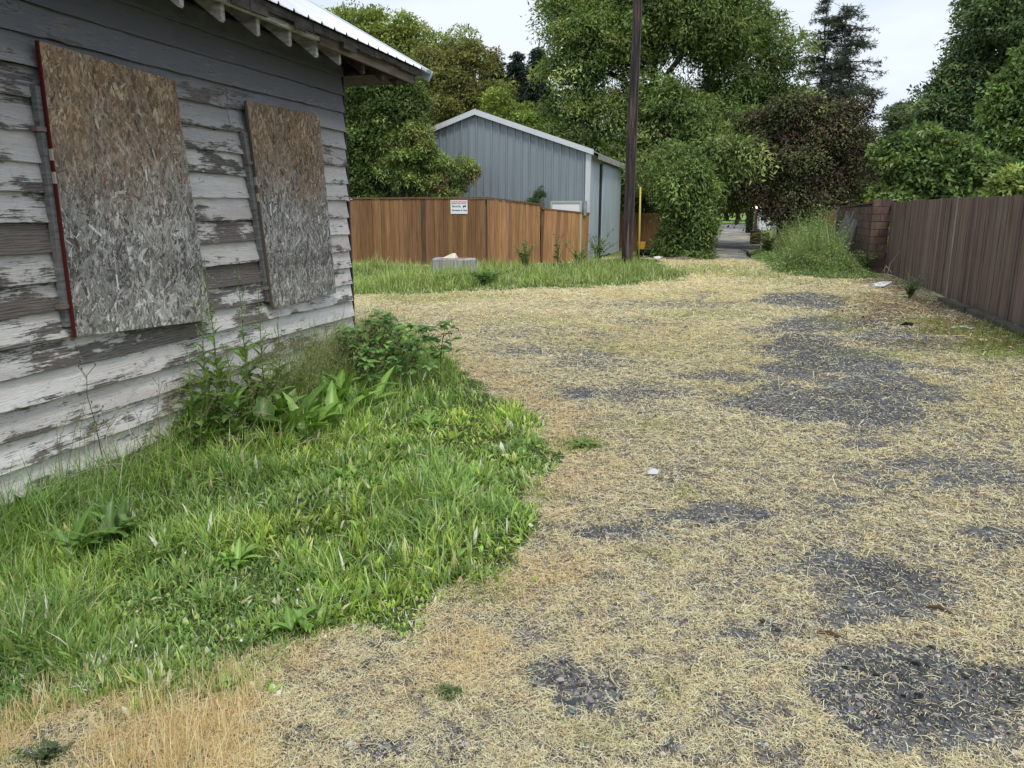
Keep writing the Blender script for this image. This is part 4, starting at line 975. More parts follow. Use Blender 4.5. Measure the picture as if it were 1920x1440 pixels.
while y < 31.1:
    y2 = min(y + rf.uniform(.9, 1.6), 31.1); d = rf.uniform(-.015, .03); mb = MB()
    mb.add([(XR + .02, y, ZE + .06), (XR + .24, y, ZE - .02 - d), (XR + .24, y, ZE - .2 - d), (XR + .22, y, ZE - .2 - d), (XR + .22, y, ZE - .04 - d), (XR + .02, y, ZE + .04),
            (XR + .02, y2, ZE + .06), (XR + .24, y2, ZE - .02 + d), (XR + .24, y2, ZE - .19 + d), (XR + .22, y2, ZE - .19 + d), (XR + .22, y2, ZE - .04 + d), (XR + .02, y2, ZE + .04)],
           [(5, 4, 3, 2, 1, 0), (6, 7, 8, 9, 10, 11), (0, 1, 7, 6), (1, 2, 8, 7), (2, 3, 9, 8), (3, 4, 10, 9), (4, 5, 11, 10), (5, 0, 6, 11)]); mb.build('track_cover', m_trk, sh); y = y2 + .02
mb = MB(); mb.box(XL, XL + .1, SYF + .05, 31, 0, ZE - .03); mb.box(XL + .1, XR - .1, 30.9, 31, 0, ZE - .03); mb.build('rear_wall', m_sheet, sh)
mb = MB(); mb.prism([(XL, ZE - .03), (XR - .1, ZE - .03), (XA, ZA - .1)], 'y', 30.9, 31); mb.build('rear_gable', m_sheet, sh)
# framed white panel standing by the shed
fp = thing('framed_panel', 'white board with a pale green frame standing between the fence and shed', 'panel', (-5.05, 24.3, 0))
m_gfr = plain('pale_green_frame', (.42, .5, .42), .6, var=.1)
mb = MB(); mb.box(-5.5, -4.62, 24.32, 24.34, .3, 1.84); mb.build('board', m_white, fp)
mb = MB(); mb.box(-5.56, -4.56, 24.29, 24.35, 1.841, 1.9); mb.box(-5.56, -5.501, 24.29, 24.35, 0, 1.84); mb.box(-4.619, -4.56, 24.29, 24.35, 0, 1.84); mb.build('frame', m_gfr, fp)
mb = MB(); mb.box(-4.5, -4.42, 24.3, 24.42, 1.45, 1.9); tag(mb.build('meter_box', plain('grey_meter', (.3, .31, .3), .5), None, bevel=.01), 'small grey box fixed at the shed corner beside the framed panel', 'box')

# ================================================================== POLE, STAKE, STUMP, SMALL THINGS
m_pole, t, b = mat('creosoted_pole')
n1 = noise_n(t, 6, 7, .7, stretch=(3, 3, .16)); n2 = noise_n(t, 1.2, 3, .6, stretch=(3, 3, .35))
c_ = ramp(t, n1.outputs[0], [(.42, (.008, .006, .006)), (.5, (.03, .02, .019)), (.6, (.15, .09, .08))]); c_ = mixc(t, ramp(t, n2.outputs[0], [(.35, .6), (.6, 0.)]), c_, (.015, .012, .012))
t.links.new(c_, b.inputs['Base Color']); b.inputs['Roughness'].default_value = .75; bump(t, b, n1.outputs[0], .8, .02)
pb = gp(1175, 500); up = thing('utility_pole', 'tall dark creosoted wooden utility pole standing in the grass', 'utility pole', (pb[0], pb[1], 0))
mb = MB(); pts = [(pb[0] + .009 * z + .01 * math.sin(z * 1.3), pb[1], z) for z in np.linspace(-.2, 11, 20)]; mb.tube(pts, [.165 - .0055 * z for z in np.linspace(0, 11, 20)], 20); mb.build('pole', m_pole, up, smooth=True)
mb = MB(); mb.beam((pb[0] + .2 - 1.2, pb[1] - .2, 10.2), (pb[0] + .2 + 1.2, pb[1] - .2, 10.2), .1, .12); mb.build('crossarm', m_pole, up)
mb = MB(); mb.tube([(pb[0] + .15, pb[1] - .08, .1), (pb[0] + .165, pb[1] - .08, 3.0), (pb[0] + .19, pb[1] - .08, 8)], [.012, .012, .012], 6); mb.build('ground_wire', plain('dull_wire', (.1, .09, .08), .6), up)
sp_ = gp(1197, 491); mb = MB(); mb.tube([(sp_[0], sp_[1], -.1), (sp_[0] + .0, sp_[1], 1), (sp_[0] - .02, sp_[1], 2.32)], [.03, .03, .028], 10)
tag(mb.build('marker_post', plain('yellow_guard', (.5, .4, .09), .45, var=.08), None, (sp_[0], sp_[1], 0), smooth=True), 'thin bright yellow marker post just right of the utility pole', 'post')
# stump
su = thing('tree_stump', 'wide grey weathered tree stump in the grass before the cedar fence', 'stump', (-6.72, 18.35, 0))
V, F = [], []; n = 56; rs = [(-.1, 1.06), (.1, 1.02), (.28, 1.0), (.415, .985), (.43, .95)]
for z, s in rs:
    for k in range(n):
        a_ = 2 * math.pi * k / n; q = s * (1 + .035 * math.sin(a_ * 5 + 1) + .02 * math.sin(a_ * 13 + z * 3) + rf.gauss(0, .006)); V.append((-6.68 + .57 * q * math.cos(a_), 18.4 + .45 * q * math.sin(a_), z + .01 * math.sin(a_ * 3)))
for i in range(len(rs) - 1):
    for k in range(n): F.append((i * n + k, i * n + (k + 1) % n, (i + 1) * n + (k + 1) % n, (i + 1) * n + k))
mb = MB(); mb.add(V, F + [tuple(range((len(rs) - 1) * n, len(rs) * n))]); mb.build('trunk', woodmat('silver_stump', (.16, .155, .15), (.5, .49, .47), (5, 5, .5), 4, .9, None, False), su)
mb = MB(); mb.prism([(-6.95, 18.1), (-6.45, 18.05), (-6.35, 18.35), (-6.9, 18.4)], 'z', .441, .447, (.5, .3, .2)); mb.build('bark_scrap', M_flat, su)
mb = MB(); mb.add([(-6.9, 18.12, .45), (-6.55, 18.1, .45), (-6.53, 18.3, .46), (-6.85, 18.3, .46), (-6.62, 18.14, .575), (-6.56, 18.2, .57)], [(0, 1, 4), (1, 2, 5, 4), (2, 3, 5), (3, 0, 4, 5), (0, 3, 2, 1)], (.75, .7, .6))
tag(mb.build('cardboard_scrap', M_flat, None, (-6.7, 18.2, .45)), 'folded cream paper scrap on top of the tree stump', 'paper')
# litter on the alley
def crumple(name, x, y, size, col, label, seed, flat=.4, cat_='litter'):
    r = np.random.default_rng(seed); v0, f0 = icos(); vs, fs = v0 * (1 + r.normal(0, .28, (12, 1))), f0
    # one subdivision for creases
    vs = [tuple(v) for v in vs]; nf = []
    for a_, b_, c_ in fs:
        m_ = np.mean([vs[a_], vs[b_], vs[c_]], 0) * r.uniform(.6, 1.1); vs.append(tuple(m_)); k = len(vs) - 1; nf += [(a_, b_, k), (b_, c_, k), (c_, a_, k)]
    V = np.array(vs) * np.array(size); V[:, 2] = np.maximum(V[:, 2] + size[2] * flat, .004); z0 = float(height(np.array([x]), np.array([y]))[0])
    o = npmesh(name, V + np.array([x, y, z0]), np.array(nf), M_flat, np.tile(np.array(col), (len(V), 1)), None, org=(x, y, z0)); return tag(o, label, cat_)
p = gp(1649, 540); crumple('plastic_bag', p[0], p[1], (.15, .1, .1), (.7, .72, .74), 'crumpled white plastic bag on the bare dirt near the block wall', 3)
p = gp(1624, 537); crumple('paper_litter', p[0], p[1], (.05, .04, .02), (.7, .7, .68), 'tiny pale scrap of paper left of the white plastic bag', 4)
p = gp(1222, 894); mb = MB(); z0 = float(height(np.array([p[0]]), np.array([p[1]]))[0]) + .02; mb.add([(p[0] - .03, p[1] - .015, z0), (p[0] + .035, p[1] - .02, z0 + .004), (p[0] + .04, p[1] + .025, z0 + .016), (p[0] + .0, p[1] + .03, z0 + .024), (p[0] - .03, p[1] + .022, z0 + .006)], [(0, 1, 3, 4), (1, 2, 3)], (.55, .57, .6)); tag(mb.build('crumpled_wrapper', M_flat, None, (p[0], p[1], z0)), 'small white folded wrapper lying alone on the straw in mid alley', 'litter')
p = gp(1697, 612); crumple('black_clod', p[0], p[1], (.09, .05, .04), (.02, .02, .02), 'black lump of rubber lying on the dirt by the brown fence', 5)
p = gp(1805, 617); crumple('plastic_litter', p[0], p[1], (.16, .1, .02), (.42, .45, .42), 'flat grey-green plastic scrap in the grass near the kerb', 6)
p = gp(1843, 641); crumple('pale_stone', p[0], p[1], (.07, .05, .035), (.48, .4, .3), 'pale stone on the dirt in front of the kerb', 7, cat_='stone')
p = gp(1202, 1109); crumple('grey_stone', p[0], p[1], (.022, .012, .008), (.3, .33, .38), 'blue-grey flat stone among the straw in the foreground', 8, cat_='stone')
PBL = ('black pebble at the upper rim of the big worn gravel patch', 'largest black pebble near the middle of the worn gravel patch', 'black pebble low in the worn gravel patch', 'black pebble just right of the dark twig on straw', 'black pebble at the left end of the worn gravel patch, below the curled bark', 'black pebble inside the left half of the worn gravel patch')
for i, (px, py, sx) in enumerate(((1745, 1213, .012), (1717, 1247, .016), (1695, 1307, .011), (1797, 1165, .013), (1585, 1255, .014), (1640, 1270, .012))):
    p = gp(px, py); o = crumple('black_pebble', p[0], p[1], (sx, sx * .8, sx * .7), (.03, .03, .032), PBL[i], 20 + i, .5, 'pebble'); o['group'] = 'black pebbles on the worn gravel patch'
for i, (px, py, an, lb) in enumerate(((1555, 1196, -.25, 'short curled brown bark strip beside the worn gravel patch'), (1760, 1146, .5, 'dark brown twig lying on straw above the worn gravel patch'))):
    p = gp(px, py); mb = MB(); z0 = float(height(np.array([p[0]]), np.array([p[1]]))[0]) + .012
    mb.tube([(p[0] - .045, p[1] + .01, z0), (p[0], p[1], z0 + .012), (p[0] + .05, p[1] - .02 - an * .03, z0)], [.004, .009, .004], 6, (.1, .06, .035)); tag(mb.build('bark_strip', M_flat, None, (p[0], p[1], z0)), lb, 'twig')
# bent dead stem at the wall
p = gp(1655, 525); mb = MB(); mb.tube([(p[0] + .1, p[1] + .2, 0), (p[0] + .22, p[1] + .5, .35), (p[0] + .45, p[1] + .6, .7), (p[0] + .72, p[1] + .35, .9)], [.012, .011, .009, .004], 6, (.35, .27, .2))
tag(mb.build('dead_branch', M_flat, None, (p[0], p[1], 0)), 'thin bare arched stem in front of the red block pillar', 'branch')
# rubbish heap by the big tree
d0 = gp(1250, 484)
tr_ = thing('discarded_wheel', 'old black tyre and wheel lying on the rubbish heap left of the lane', 'wheel', (d0[0] + .1, d0[1] + .3, 0))
V, F = [], []; n1_, n2_ = 30, 10
for i in range(n1_):
    a_ = 2 * math.pi * i / n1_
    for j in range(n2_):
        b_ = 2 * math.pi * j / n2_; r_ = .27 + .09 * math.cos(b_); V.append((d0[0] + .1 + r_ * math.cos(a_), d0[1] + .3 + r_ * math.sin(a_) * .9, .1 + .09 * math.sin(b_) + .1 * math.cos(a_) + .1))
for i in range(n1_):
    for j in range(n2_): F.append((i * n2_ + j, ((i + 1) % n1_) * n2_ + j, ((i + 1) % n1_) * n2_ + (j + 1) % n2_, i * n2_ + (j + 1) % n2_))
npmesh('tread', V, F, plain('rubber', (.02, .02, .021), .7), None, tr_, True)
mb = MB(); mb.tube([(d0[0] + .1, d0[1] + .3, .12), (d0[0] + .1, d0[1] + .3, .2)], [.17, .17], 20); mb.build('rim', plain('rim_grey', (.2, .2, .2), .5), tr_)
m_tube = plain('grey_plastic', (.3, .33, .34), .5)
mb = MB(); q = gp(1262, 481); mb.tube([(q[0] - .5, q[1], .12), (q[0] - .2, q[1], .3), (q[0] + .02, q[1], .4), (q[0] + .18, q[1], .3), (q[0] + .22, q[1], .05)], [.045] * 5, 10); tag(mb.build('grey_pipe', m_tube, None, (q[0], q[1], 0), smooth=True), 'bent grey plastic pipe arched over the rubbish heap', 'pipe')
q = gp(1236, 486); crumple('white_rubbish', q[0], q[1], (.18, .1, .07), (.75, .77, .8), 'white crumpled rubbish at the front of the rubbish heap', 41)
q = gp(1216, 478); crumple('black_bag', q[0], q[1], (.42, .25, .2), (.02, .022, .025), 'black rubbish bag behind the grass near the yellow post', 42, cat_='bag')
q = gp(1275, 480); crumple('dark_sack', q[0], q[1] + .3, (.3, .25, .22), (.03, .035, .05), 'dark blue-black sack at the foot of the leafy bush', 43, cat_='bag')
q = gp(1262, 488); mb = MB(); mb.beam((q[0] - .4, q[1], .06), (q[0] + .5, q[1] - .1, .1), .12, .02, c=(.3, .24, .18)); mb.beam((q[0] - .2, q[1] - .2, .05), (q[0] + .45, q[1] + .2, .14), .08, .02, c=(.2, .16, .13)); tag(mb.build('scrap_boards', M_flat, None, (q[0], q[1], 0)), 'two scrap boards in front of the black tyre', 'boards')
q = gp(1202, 474); mb = MB(); mb.tube([(q[0], q[1], .15), (q[0], q[1], .42)], [.13, .17], 14, (.7, .36, .05)); tag(mb.build('orange_bucket', M_flat, None, (q[0], q[1], 0)), 'orange bucket behind the yellow marker post', 'bucket')

# far end of the lane
q = gp(1417, 457); bx_ = thing('cardboard_box', 'large closed brown cardboard box beside the far lane', 'box', (q[0], q[1], 0))
m_card = plain('cardboard', (.32, .17, .1), .8, var=.1)
mb = MB(); mb.box(q[0] - .28, q[0] + .3, q[1], q[1] + .6, .02, .62, (1, 1, 1)); mb.build('carton', m_card, bx_, bevel=.01); mb = MB(); mb.box(q[0] - .29, q[0] + .31, q[1] - .01, q[1] + .29, .621, .63); mb.box(q[0] - .29, q[0] + .31, q[1] + .31, q[1] + .61, .621, .635); mb.build('top_flaps', plain('cardboard_top', (.42, .26, .17), .8), bx_)
q = gp(1420, 440); m_brick, t, b = mat('red_brick'); br = t.nodes.new('ShaderNodeTexBrick'); br.inputs['Scale'].default_value = 3.2; br.inputs['Color1'].default_value = (.22, .1, .07, 1); br.inputs['Color2'].default_value = (.3, .15, .1, 1); br.inputs['Mortar'].default_value = (.3, .25, .21, 1)
tcb = t.nodes.new('ShaderNodeTexCoord'); mpb = t.nodes.new('ShaderNodeMapping'); mpb.inputs['Rotation'].default_value = (math.pi / 2, 0, 0); t.links.new(tcb.outputs['Object'], mpb.inputs[0]); t.links.new(mpb.outputs[0], br.inputs['Vector']); t.links.new(br.outputs[0], b.inputs['Base Color']); b.inputs['Roughness'].default_value = .9
bp = thing('brick_pillar', 'tall brick gate pillar with two lit globe lamps at the end of the lane', 'pillar', (q[0], q[1], 0))
PYY = q[1]; pc = onY(1419, 432, PYY); ptop = onY(1419, 383, PYY)[2]; hw = .5 * abs(onY(1425, 420, PYY)[0] - onY(1413, 420, PYY)[0])
mb = MB(); mb.box(pc[0] - hw, pc[0] + hw, PYY, PYY + .5, 0, ptop - .12); mb.build('shaft', m_brick, bp); mb = MB(); mb.box(pc[0] - hw - .06, pc[0] + hw + .16, PYY - .06, PYY + .56, ptop - .12, ptop, (.6, .2, .12)); mb.build('cap', M_flat, bp, bevel=.01)
m_lamp, t, b = mat('lit_globe'); b.inputs['Emission Color'].default_value = (1, .9, .72, 1); b.inputs['Emission Strength'].default_value = 3; b.inputs['Base Color'].default_value = (.9, .9, .85, 1)
for px in (1411, 1419):
    c0 = onY(px, 389, PYY - .2); v0, f0 = icos(); r_ = .09
    npmesh('globe_lamp', v0 * r_ + np.array(c0), f0, m_lamp, None, bp, True)
    mb = MB(); mb.beam((c0[0], PYY - .2, c0[2] - .1), (c0[0], PYY + .02, c0[2] - .1), .03, .03, c=(.05, .05, .05)); mb.build('lamp_bracket', M_flat, bp)
c0 = onY(1429, 376, PYY); mb = MB(); mb.tube([(c0[0] - .1, PYY + .3, ptop + .001), (c0[0] - .1, PYY + .3, ptop + .14), (c0[0] - .1, PYY + .3, ptop + .26)], [.07, .1, .03], 10, (.75, .78, .8)); tag(mb.build('white_finial', M_flat, None, (c0[0], PYY, ptop)), 'small white ornament on top of the brick pillar', 'ornament')
hc = gp(1405, 437); hl = onY(1399.5, 420, hc[1])[0]; hr_ = onY(1412, 420, hc[1])[0]; htop = onY(1405, 394, hc[1])[2]
r_ = np.random.default_rng(5); n = 5000; P = np.stack([r_.uniform(hl, hr_, n), r_.uniform(hc[1], hc[1] + .9, n), r_.uniform(0, htop, n)], 1)
V, F, C = leafquads(P, unit(r_.normal(size=(n, 3))), unit(r_.normal(size=(n, 3))), r_.uniform(.06, .12, n), r_.uniform(.04, .07, n), pal(n, [(.03, .06, .02), (.045, .08, .025)], .2, r_))
tag(npmesh('clipped_hedge', V, F, M_leaf, C, None, org=(hc[0], hc[1], 0)), 'dark clipped upright hedge beside the brick pillar', 'hedge')
wv_ = thing('white_trailer', 'white vehicle body mostly hidden by leaves behind the brick pillar', 'trailer', (1.9, 52, 0))
xa = onY(1424, 400, 52)[0]; xb = onY(1446, 400, 52)[0]; zt_ = onY(1440, 386, 52)[2]
mb = MB(); mb.box(xa, xb, 52, 56, .35, zt_, (.8, .83, .86)); mb.build('body', m_white, wv_, bevel=.08)
mb = MB(); mb.box(xa + .1, xa + .5, 51.985, 51.998, 1.0, 1.25, (.06, .07, .08)); mb.build('window', m_blk, wv_)
for yy in (52.8, 55.2):
    mb = MB(); mb.tube([(xa - .02, yy, .33), (xa + .2, yy, .33)], [.33, .33], 18); mb.build('wheel', m_blk, wv_)
q = gp(1426, 472); wc = thing('wire_cart', 'thin grey metal frame standing in weeds beside the lane', 'cart', (q[0], q[1], 0)); mb = MB()
for (dx, dy) in ((0, 0), (.5, 0), (0, .5), (.5, .5)): mb.tube([(q[0] + dx, q[1] + dy, 0), (q[0] + dx, q[1] + dy, .95)], [.014, .014], 6)
mb.build('leg', m_tube, wc); mb = MB()
for z in (.3, .55, .93):
    for a_, b_ in (((0, 0), (.5, 0)), ((.5, 0), (.5, .5)), ((.5, .5), (0, .5)), ((0, .5), (0, 0))): mb.tube([(q[0] + a_[0], q[1] + a_[1], z), (q[0] + b_[0], q[1] + b_[1], z)], [.011, .011], 6)
mb.build('basket_rail', m_tube, wc)

# ================================================================== TREES
bk_d = barkmat('dark_bark', (.03, .025, .02), (.08, .065, .05)); bk_g = barkmat('grey_bark', (.07, .062, .052), (.17, .15, .13))
DG = [(.05, .088, .026), (.066, .108, .032), (.082, .128, .04), (.045, .075, .024), (.105, .155, .052)]
OL = [(.08, .125, .038), (.1, .15, .048), (.065, .105, .034), (.13, .175, .06), (.17, .215, .085)]
YG = [(.16, .2, .05), (.2, .23, .07), (.12, .17, .045), (.1, .14, .04)]
Yb = 37
tree('broadleaf_tree', 'largest tree, huge dense olive-green willow-leaved crown behind the pole', 'tree', (onY(1225, 460, Yb)[0], Yb),
     [pxblob(*q, Yb + d) for q, d in (((1130, 100, 130, 130), 0), ((1280, 60, 160, 130), 2), ((1400, 120, 110, 120), 1), ((1460, 230, 80, 100), 2), ((1110, 230, 100, 90), -1), ((1250, 240, 120, 120), -1.5), ((1360, 290, 110, 100), -1),
      ((1200, 330, 80, 60), -2), ((1300, 340, 80, 60), -1.5), ((1240, -80, 190, 120), 1), ((1330, 0, 90, 120), 0), ((1060, 30, 60, 90), 1), ((1385, 335, 58, 42), 0), ((1190, 380, 60, 60), 1), ((1260, 300, 90, 50), -6), ((1350, 300, 60, 46), -6), ((1290, 215, 90, 56), -1), ((1360, 210, 70, 60), 2), ((1200, 190, 70, 50), 2), ((1400, 350, 60, 26), 4), ((1180, 300, 70, 60), 0), ((1250, 360, 70, 40), 2))],
     bk_d, OL + DG, 101, .42, .28, 1850, 165, .85, (.2, .075), droop=.5, shell=.45, limbs=13, twigs=170, tint=.3, hang=.3)
Yb = 31
tree('leafy_bush', 'tall olive-green bushy willow reaching the ground left of the lane', 'bush', (onY(1300, 480, 27.5)[0], 27.5),
     [pxblob(*q, 27.5) for q in ((1290, 400, 40, 62), (1316, 372, 28, 44), (1270, 445, 26, 40), (1300, 440, 24, 36), (1288, 472, 42, 22), (1280, 335, 50, 40), (1318, 478, 16, 12))], bk_d, OL[:3] + DG, 102, .08, .2, 420, 130, .42, (.15, .055), droop=.6, limbs=5, twigs=30, hang=.8, shell=.5, tint=.3)
tree('broadleaf_tree', 'dense dark green tree immediately right of the house corner', 'tree', (onY(720, 400, 23.2)[0], 23.2),
     [pxblob(*q, 23.2, .45) for q in ((700, 250, 60, 90), (760, 215, 42, 66), (680, 340, 55, 55), (730, 180, 55, 45), (765, 320, 30, 50), (640, 220, 60, 110))], bk_d, DG, 103, .2, .3, 620, 140, .4, (.13, .06), limbs=6, twigs=60)
Yc = 42
tree('broadleaf_tree', 'tall light yellow-green airy tree above the house roof', 'tree', (onY(760, 400, Yc)[0], Yc),
     [pxblob(*q, Yc) for q in ((700, 80, 55, 60), (770, 85, 60, 55), (660, 55, 60, 45), (830, 115, 40, 45), (720, 160, 90, 55), (860, 90, 30, 35), (780, 150, 60, 60))], bk_g, YG + OL[3:], 104, .25, .4, 560, 62, .7, (.2, .1), limbs=9, twigs=110, shell=.3, tint=.3)
tree('broadleaf_tree', 'olive tree with sparse top directly behind the shed roof', 'tree', (onY(870, 400, 39)[0], 39),
     [pxblob(*q, 39) for q in ((850, 170, 60, 60), (880, 110, 40, 45), (840, 215, 60, 40), (900, 190, 40, 50), (820, 130, 40, 40), (930, 230, 50, 45))], bk_g, [(.11, .125, .045), (.14, .16, .055), (.09, .115, .04), (.13, .13, .055)], 105, .2, .4, 520, 66, .6, (.18, .08), limbs=8, twigs=90, shell=.3)
tree('broadleaf_tree', 'fresh mid-green tree top peeking over the right slope of the shed roof', 'tree', (onY(960, 400, 36)[0], 36),
     [pxblob(*q, 36) for q in ((950, 225, 40, 45), (985, 240, 40, 40), (925, 255, 40, 40), (1030, 265, 40, 35))], bk_g, [(.1, .16, .04), (.13, .19, .05), (.16, .2, .05)], 106, .15, .4, 300, 80, .45, (.15, .07), limbs=5, twigs=40)
def conifer(name, label, base, top_z, prof, cols, seed, ntier, trunk_r, needle=(.3, .03), dens=40, drop=.25, sparse=.0, nb=7, lowest=.15, tuft=.35, group=None):
    """prof(t)->branch length, t 0 bottom .. 1 top"""
    t = thing(name, label, 'tree', (base[0], base[1], 0), group); rr = random.Random(seed); r = np.random.default_rng(seed)
    mb = MB(); mb.tube([(base[0] + .1 * math.sin(z), base[1], z) for z in np.linspace(-.1, top_z, 9)], [trunk_r * (1 - .92 * k / 8) for k in range(9)], 8)
    P0, D0 = [], []
    for i in range(ntier):
        tt = lowest + (1 - lowest) * (i + rr.random()) / ntier; z = top_z * tt
        for k in range(nb):
            if rr.random() < sparse: continue
            a = rr.uniform(0, 6.283); l = prof((tt - lowest) / (1 - lowest)) * rr.uniform(.6, 1.15)
            s = Vector((base[0], base[1], z)); d = Vector((math.cos(a), math.sin(a), 0)); pts = []
            for q in range(5):
                u = q / 4; pts.append(s + d * l * u + Vector((0, 0, l * (.12 * u - drop * u * u))))
            mb.tube(pts, [trunk_r * .16 * (1 - .8 * q / 4) + .01 for q in range(5)], 4, cap=False)
            m_ = max(4, int(dens * l))
            for _ in range(m_):
                u = rr.random() ** .7; j = min(3, int(u * 4)); p = pts[j].lerp(pts[j + 1], u * 4 - j); P0.append(p + Vector((rr.gauss(0, tuft * .45), rr.gauss(0, tuft * .45), rr.gauss(-drop * .3, tuft * .28)))); D0.append(d * .6 + Vector((rr.gauss(0, .6), rr.gauss(0, .6), rr.gauss(-drop, .4))))
    n = len(P0); k = 5; P = np.repeat(np.array(P0), k, 0) + r.normal(0, .06, (n * k, 3)); D = unit(np.repeat(np.array(D0), k, 0) + r.normal(0, .5, (n * k, 3)))
    V, F, C = leafquads(P, D, unit(r.normal(size=(n * k, 3))), needle[0] * r.uniform(.6, 1.2, n * k), needle[1] * r.uniform(.7, 1.3, n * k), np.repeat(pal(n, cols, .22, r), k, 0))
    npmesh('crown', V, F, M_leaf, np.clip(C, .005, .6), t); mb.build('trunk', bk_g, t)
PC = [(.05, .068, .052), (.065, .085, .065), (.04, .055, .045), (.08, .1, .075)]  # slight distance haze is put into this grey-green; no haze volume exists
for px_, tp_, sd, lb, yy in ((1520, -5, 201, 'left one of two tall grey-green pines, with the slightly higher top', 75), (1556, 8, 202, 'right one of two tall grey-green pines, wider towards the right', 73)):
    b0 = onY(px_, 395, yy); conifer('pine_tree', lb, (b0[0], yy), onY(px_, tp_, yy)[2], lambda t, s=sd: .5 + (6.0 if s == 202 else 3.8) * (1 - t) ** .75, PC, sd, 30, .3, (.36, .055), 17, .2, .35, 7, .22, .42)
for px_, tp_, sd, lb, yy, wd in ((925, 88, 203, 'leftmost dark drooping cedar behind the shed', 52, 2.6), (968, 96, 204, 'middle dark drooping cedar behind the shed', 54, 2.8), (1008, 80, 205, 'rightmost dark drooping cedar, against the big tree', 53, 2.9)):
    b0 = onY(px_, 395, yy); conifer('cedar_tree', lb, (b0[0], yy), onY(px_, tp_, yy)[2], lambda t, w=wd: .25 + w * (1 - t) ** .75, [(.03, .055, .035), (.038, .065, .04), (.025, .042, .03)], sd, 36, .25, (.34, .085), 24, .7, .0, 9, .1, .3)
# right-hand side
PU = [(.055, .042, .034), (.045, .032, .032), (.068, .062, .038), (.06, .066, .036), (.05, .034, .032), (.055, .058, .034)]
tree('plum_tree', 'dark purple-brown leaved tree overhanging the right of the lane', 'tree', (onY(1500, 400, 36)[0] + .3, 40),
     [pxblob(*q, 34, .6) for q in ((1490, 300, 90, 80), (1466, 372, 34, 26), (1510, 395, 50, 24), (1545, 380, 50, 36), (1445, 255, 55, 60), (1560, 262, 80, 66), (1625, 300, 38, 55), (1580, 215, 50, 30), (1400, 330, 30, 60), (1480, 360, 70, 40), (1540, 350, 70, 50), (1500, 215, 80, 40), (1458, 370, 28, 30))], bk_d, PU + [(.07, .085, .04), (.08, .095, .042), (.06, .08, .036)], 107, .22, .25, 520, 170, .6, (.14, .06), limbs=8, twigs=70, mleaf=leafmat('plum_leaf', .12, .6, .2), hang=.5, lobes=11, shell=.25, tint=.32)
tree('round_shrub', 'rounded dark green shrub behind the yellow and grey fences', 'shrub', (onY(1600, 400, 38)[0], 38), [pxblob(*q, 38) for q in ((1600, 350, 52, 48), (1625, 330, 35, 35), (1570, 370, 30, 30), (1600, 400, 50, 40))], bk_d, [(.05, .1, .03), (.065, .125, .035), (.085, .15, .045)], 108, .1, .2, 420, 85, .35, (.13, .07), limbs=4, twigs=30)
m_big = leafmat('broad_leaf', .3, .45, .35)
tree('large_leaved_shrub', 'wide fresh green shrub with large leaves rising behind the brown fence', 'shrub', (6.6, 25), [pxblob(*q, 25) for q in ((1710, 310, 55, 60), (1770, 310, 70, 60), (1840, 330, 60, 50), (1700, 360, 50, 40), (1760, 370, 90, 40), (1720, 270, 35, 35), (1690, 280, 25, 25), (1840, 380, 70, 40))], bk_g,
     [(.07, .12, .04), (.095, .15, .05), (.055, .1, .035), (.12, .18, .065)], 109, .12, .2, 520, 95, .42, (.16, .09), limbs=8, twigs=60, mleaf=m_big, tint=.24)
tree('golden_shrub', 'small bright golden yellow conifer shrub peeping over the block pillar', 'shrub', (4.6, 26), [pxblob(1655, 368, 20, 17, 26), pxblob(1645, 385, 24, 20, 26), pxblob(1668, 390, 18, 22, 26), pxblob(1655, 430, 22, 50, 26)], bk_g, [(.42, .36, .03), (.34, .32, .04), (.5, .4, .05)], 110, .05, .2, 130, 70, .16, (.07, .03), limbs=2, twigs=10, up=.2)
tree('pale_shrub', 'light yellow-green leafy shrub at the right edge above the brown fence', 'shrub', (6.8, 17), [pxblob(1890, 350, 35, 26, 17), pxblob(1915, 340, 30, 25, 17), pxblob(1905, 400, 50, 50, 17)], bk_g, [(.14, .19, .06), (.19, .24, .08), (.1, .15, .045)], 111, .05, .2, 120, 42, .22, (.11, .05), limbs=3, twigs=20)
tree('oak_tree', 'tall blue-green broadleaf tree with layered crown at the upper right', 'tree', (onY(1850, 395, 50)[0], 50),
     [pxblob(*q, 50) for q in ((1860, 60, 100, 70), (1900, 150, 90, 80), (1800, 170, 70, 70), (1850, 230, 110, 50), (1760, 215, 60, 30), (1830, 110, 50, 40), (1920, -40, 100, 80), (1960, 100, 80, 120), (1860, 0, 50, 40), (1740, 260, 60, 40))], bk_d,
     [(.065, .105, .055), (.085, .13, .065), (.05, .085, .045), (.11, .155, .08)], 112, .4, .3, 800, 84, .8, (.26, .12), limbs=12, twigs=130, shell=.35, tint=.25)
tree('oak_tree', 'smaller blue-green spreading tree in the gap between pines and oak', 'tree', (onY(1710, 395, 58)[0], 58), [pxblob(*q, 58) for q in ((1710, 225, 50, 32), (1740, 260, 60, 40), (1690, 260, 35, 30), (1700, 300, 60, 40))], bk_d, [(.05, .08, .045), (.07, .1, .055)], 113, .2, .4, 330, 55, .7, (.26, .12), limbs=7, twigs=60, shell=.35)
tree('maple_tree', 'lighter green tree cut by the right edge of the photo', 'tree', (11.2, 27), [pxblob(*q, 27) for q in ((1905, 200, 50, 70), (1890, 280, 50, 50), (1940, 260, 60, 100), (1930, 150, 40, 60), (1860, 300, 35, 35))], bk_g, [(.085, .14, .05), (.115, .18, .065), (.065, .11, .04)], 114, .18, .3, 420, 95, .45, (.16, .08), limbs=6, twigs=50)
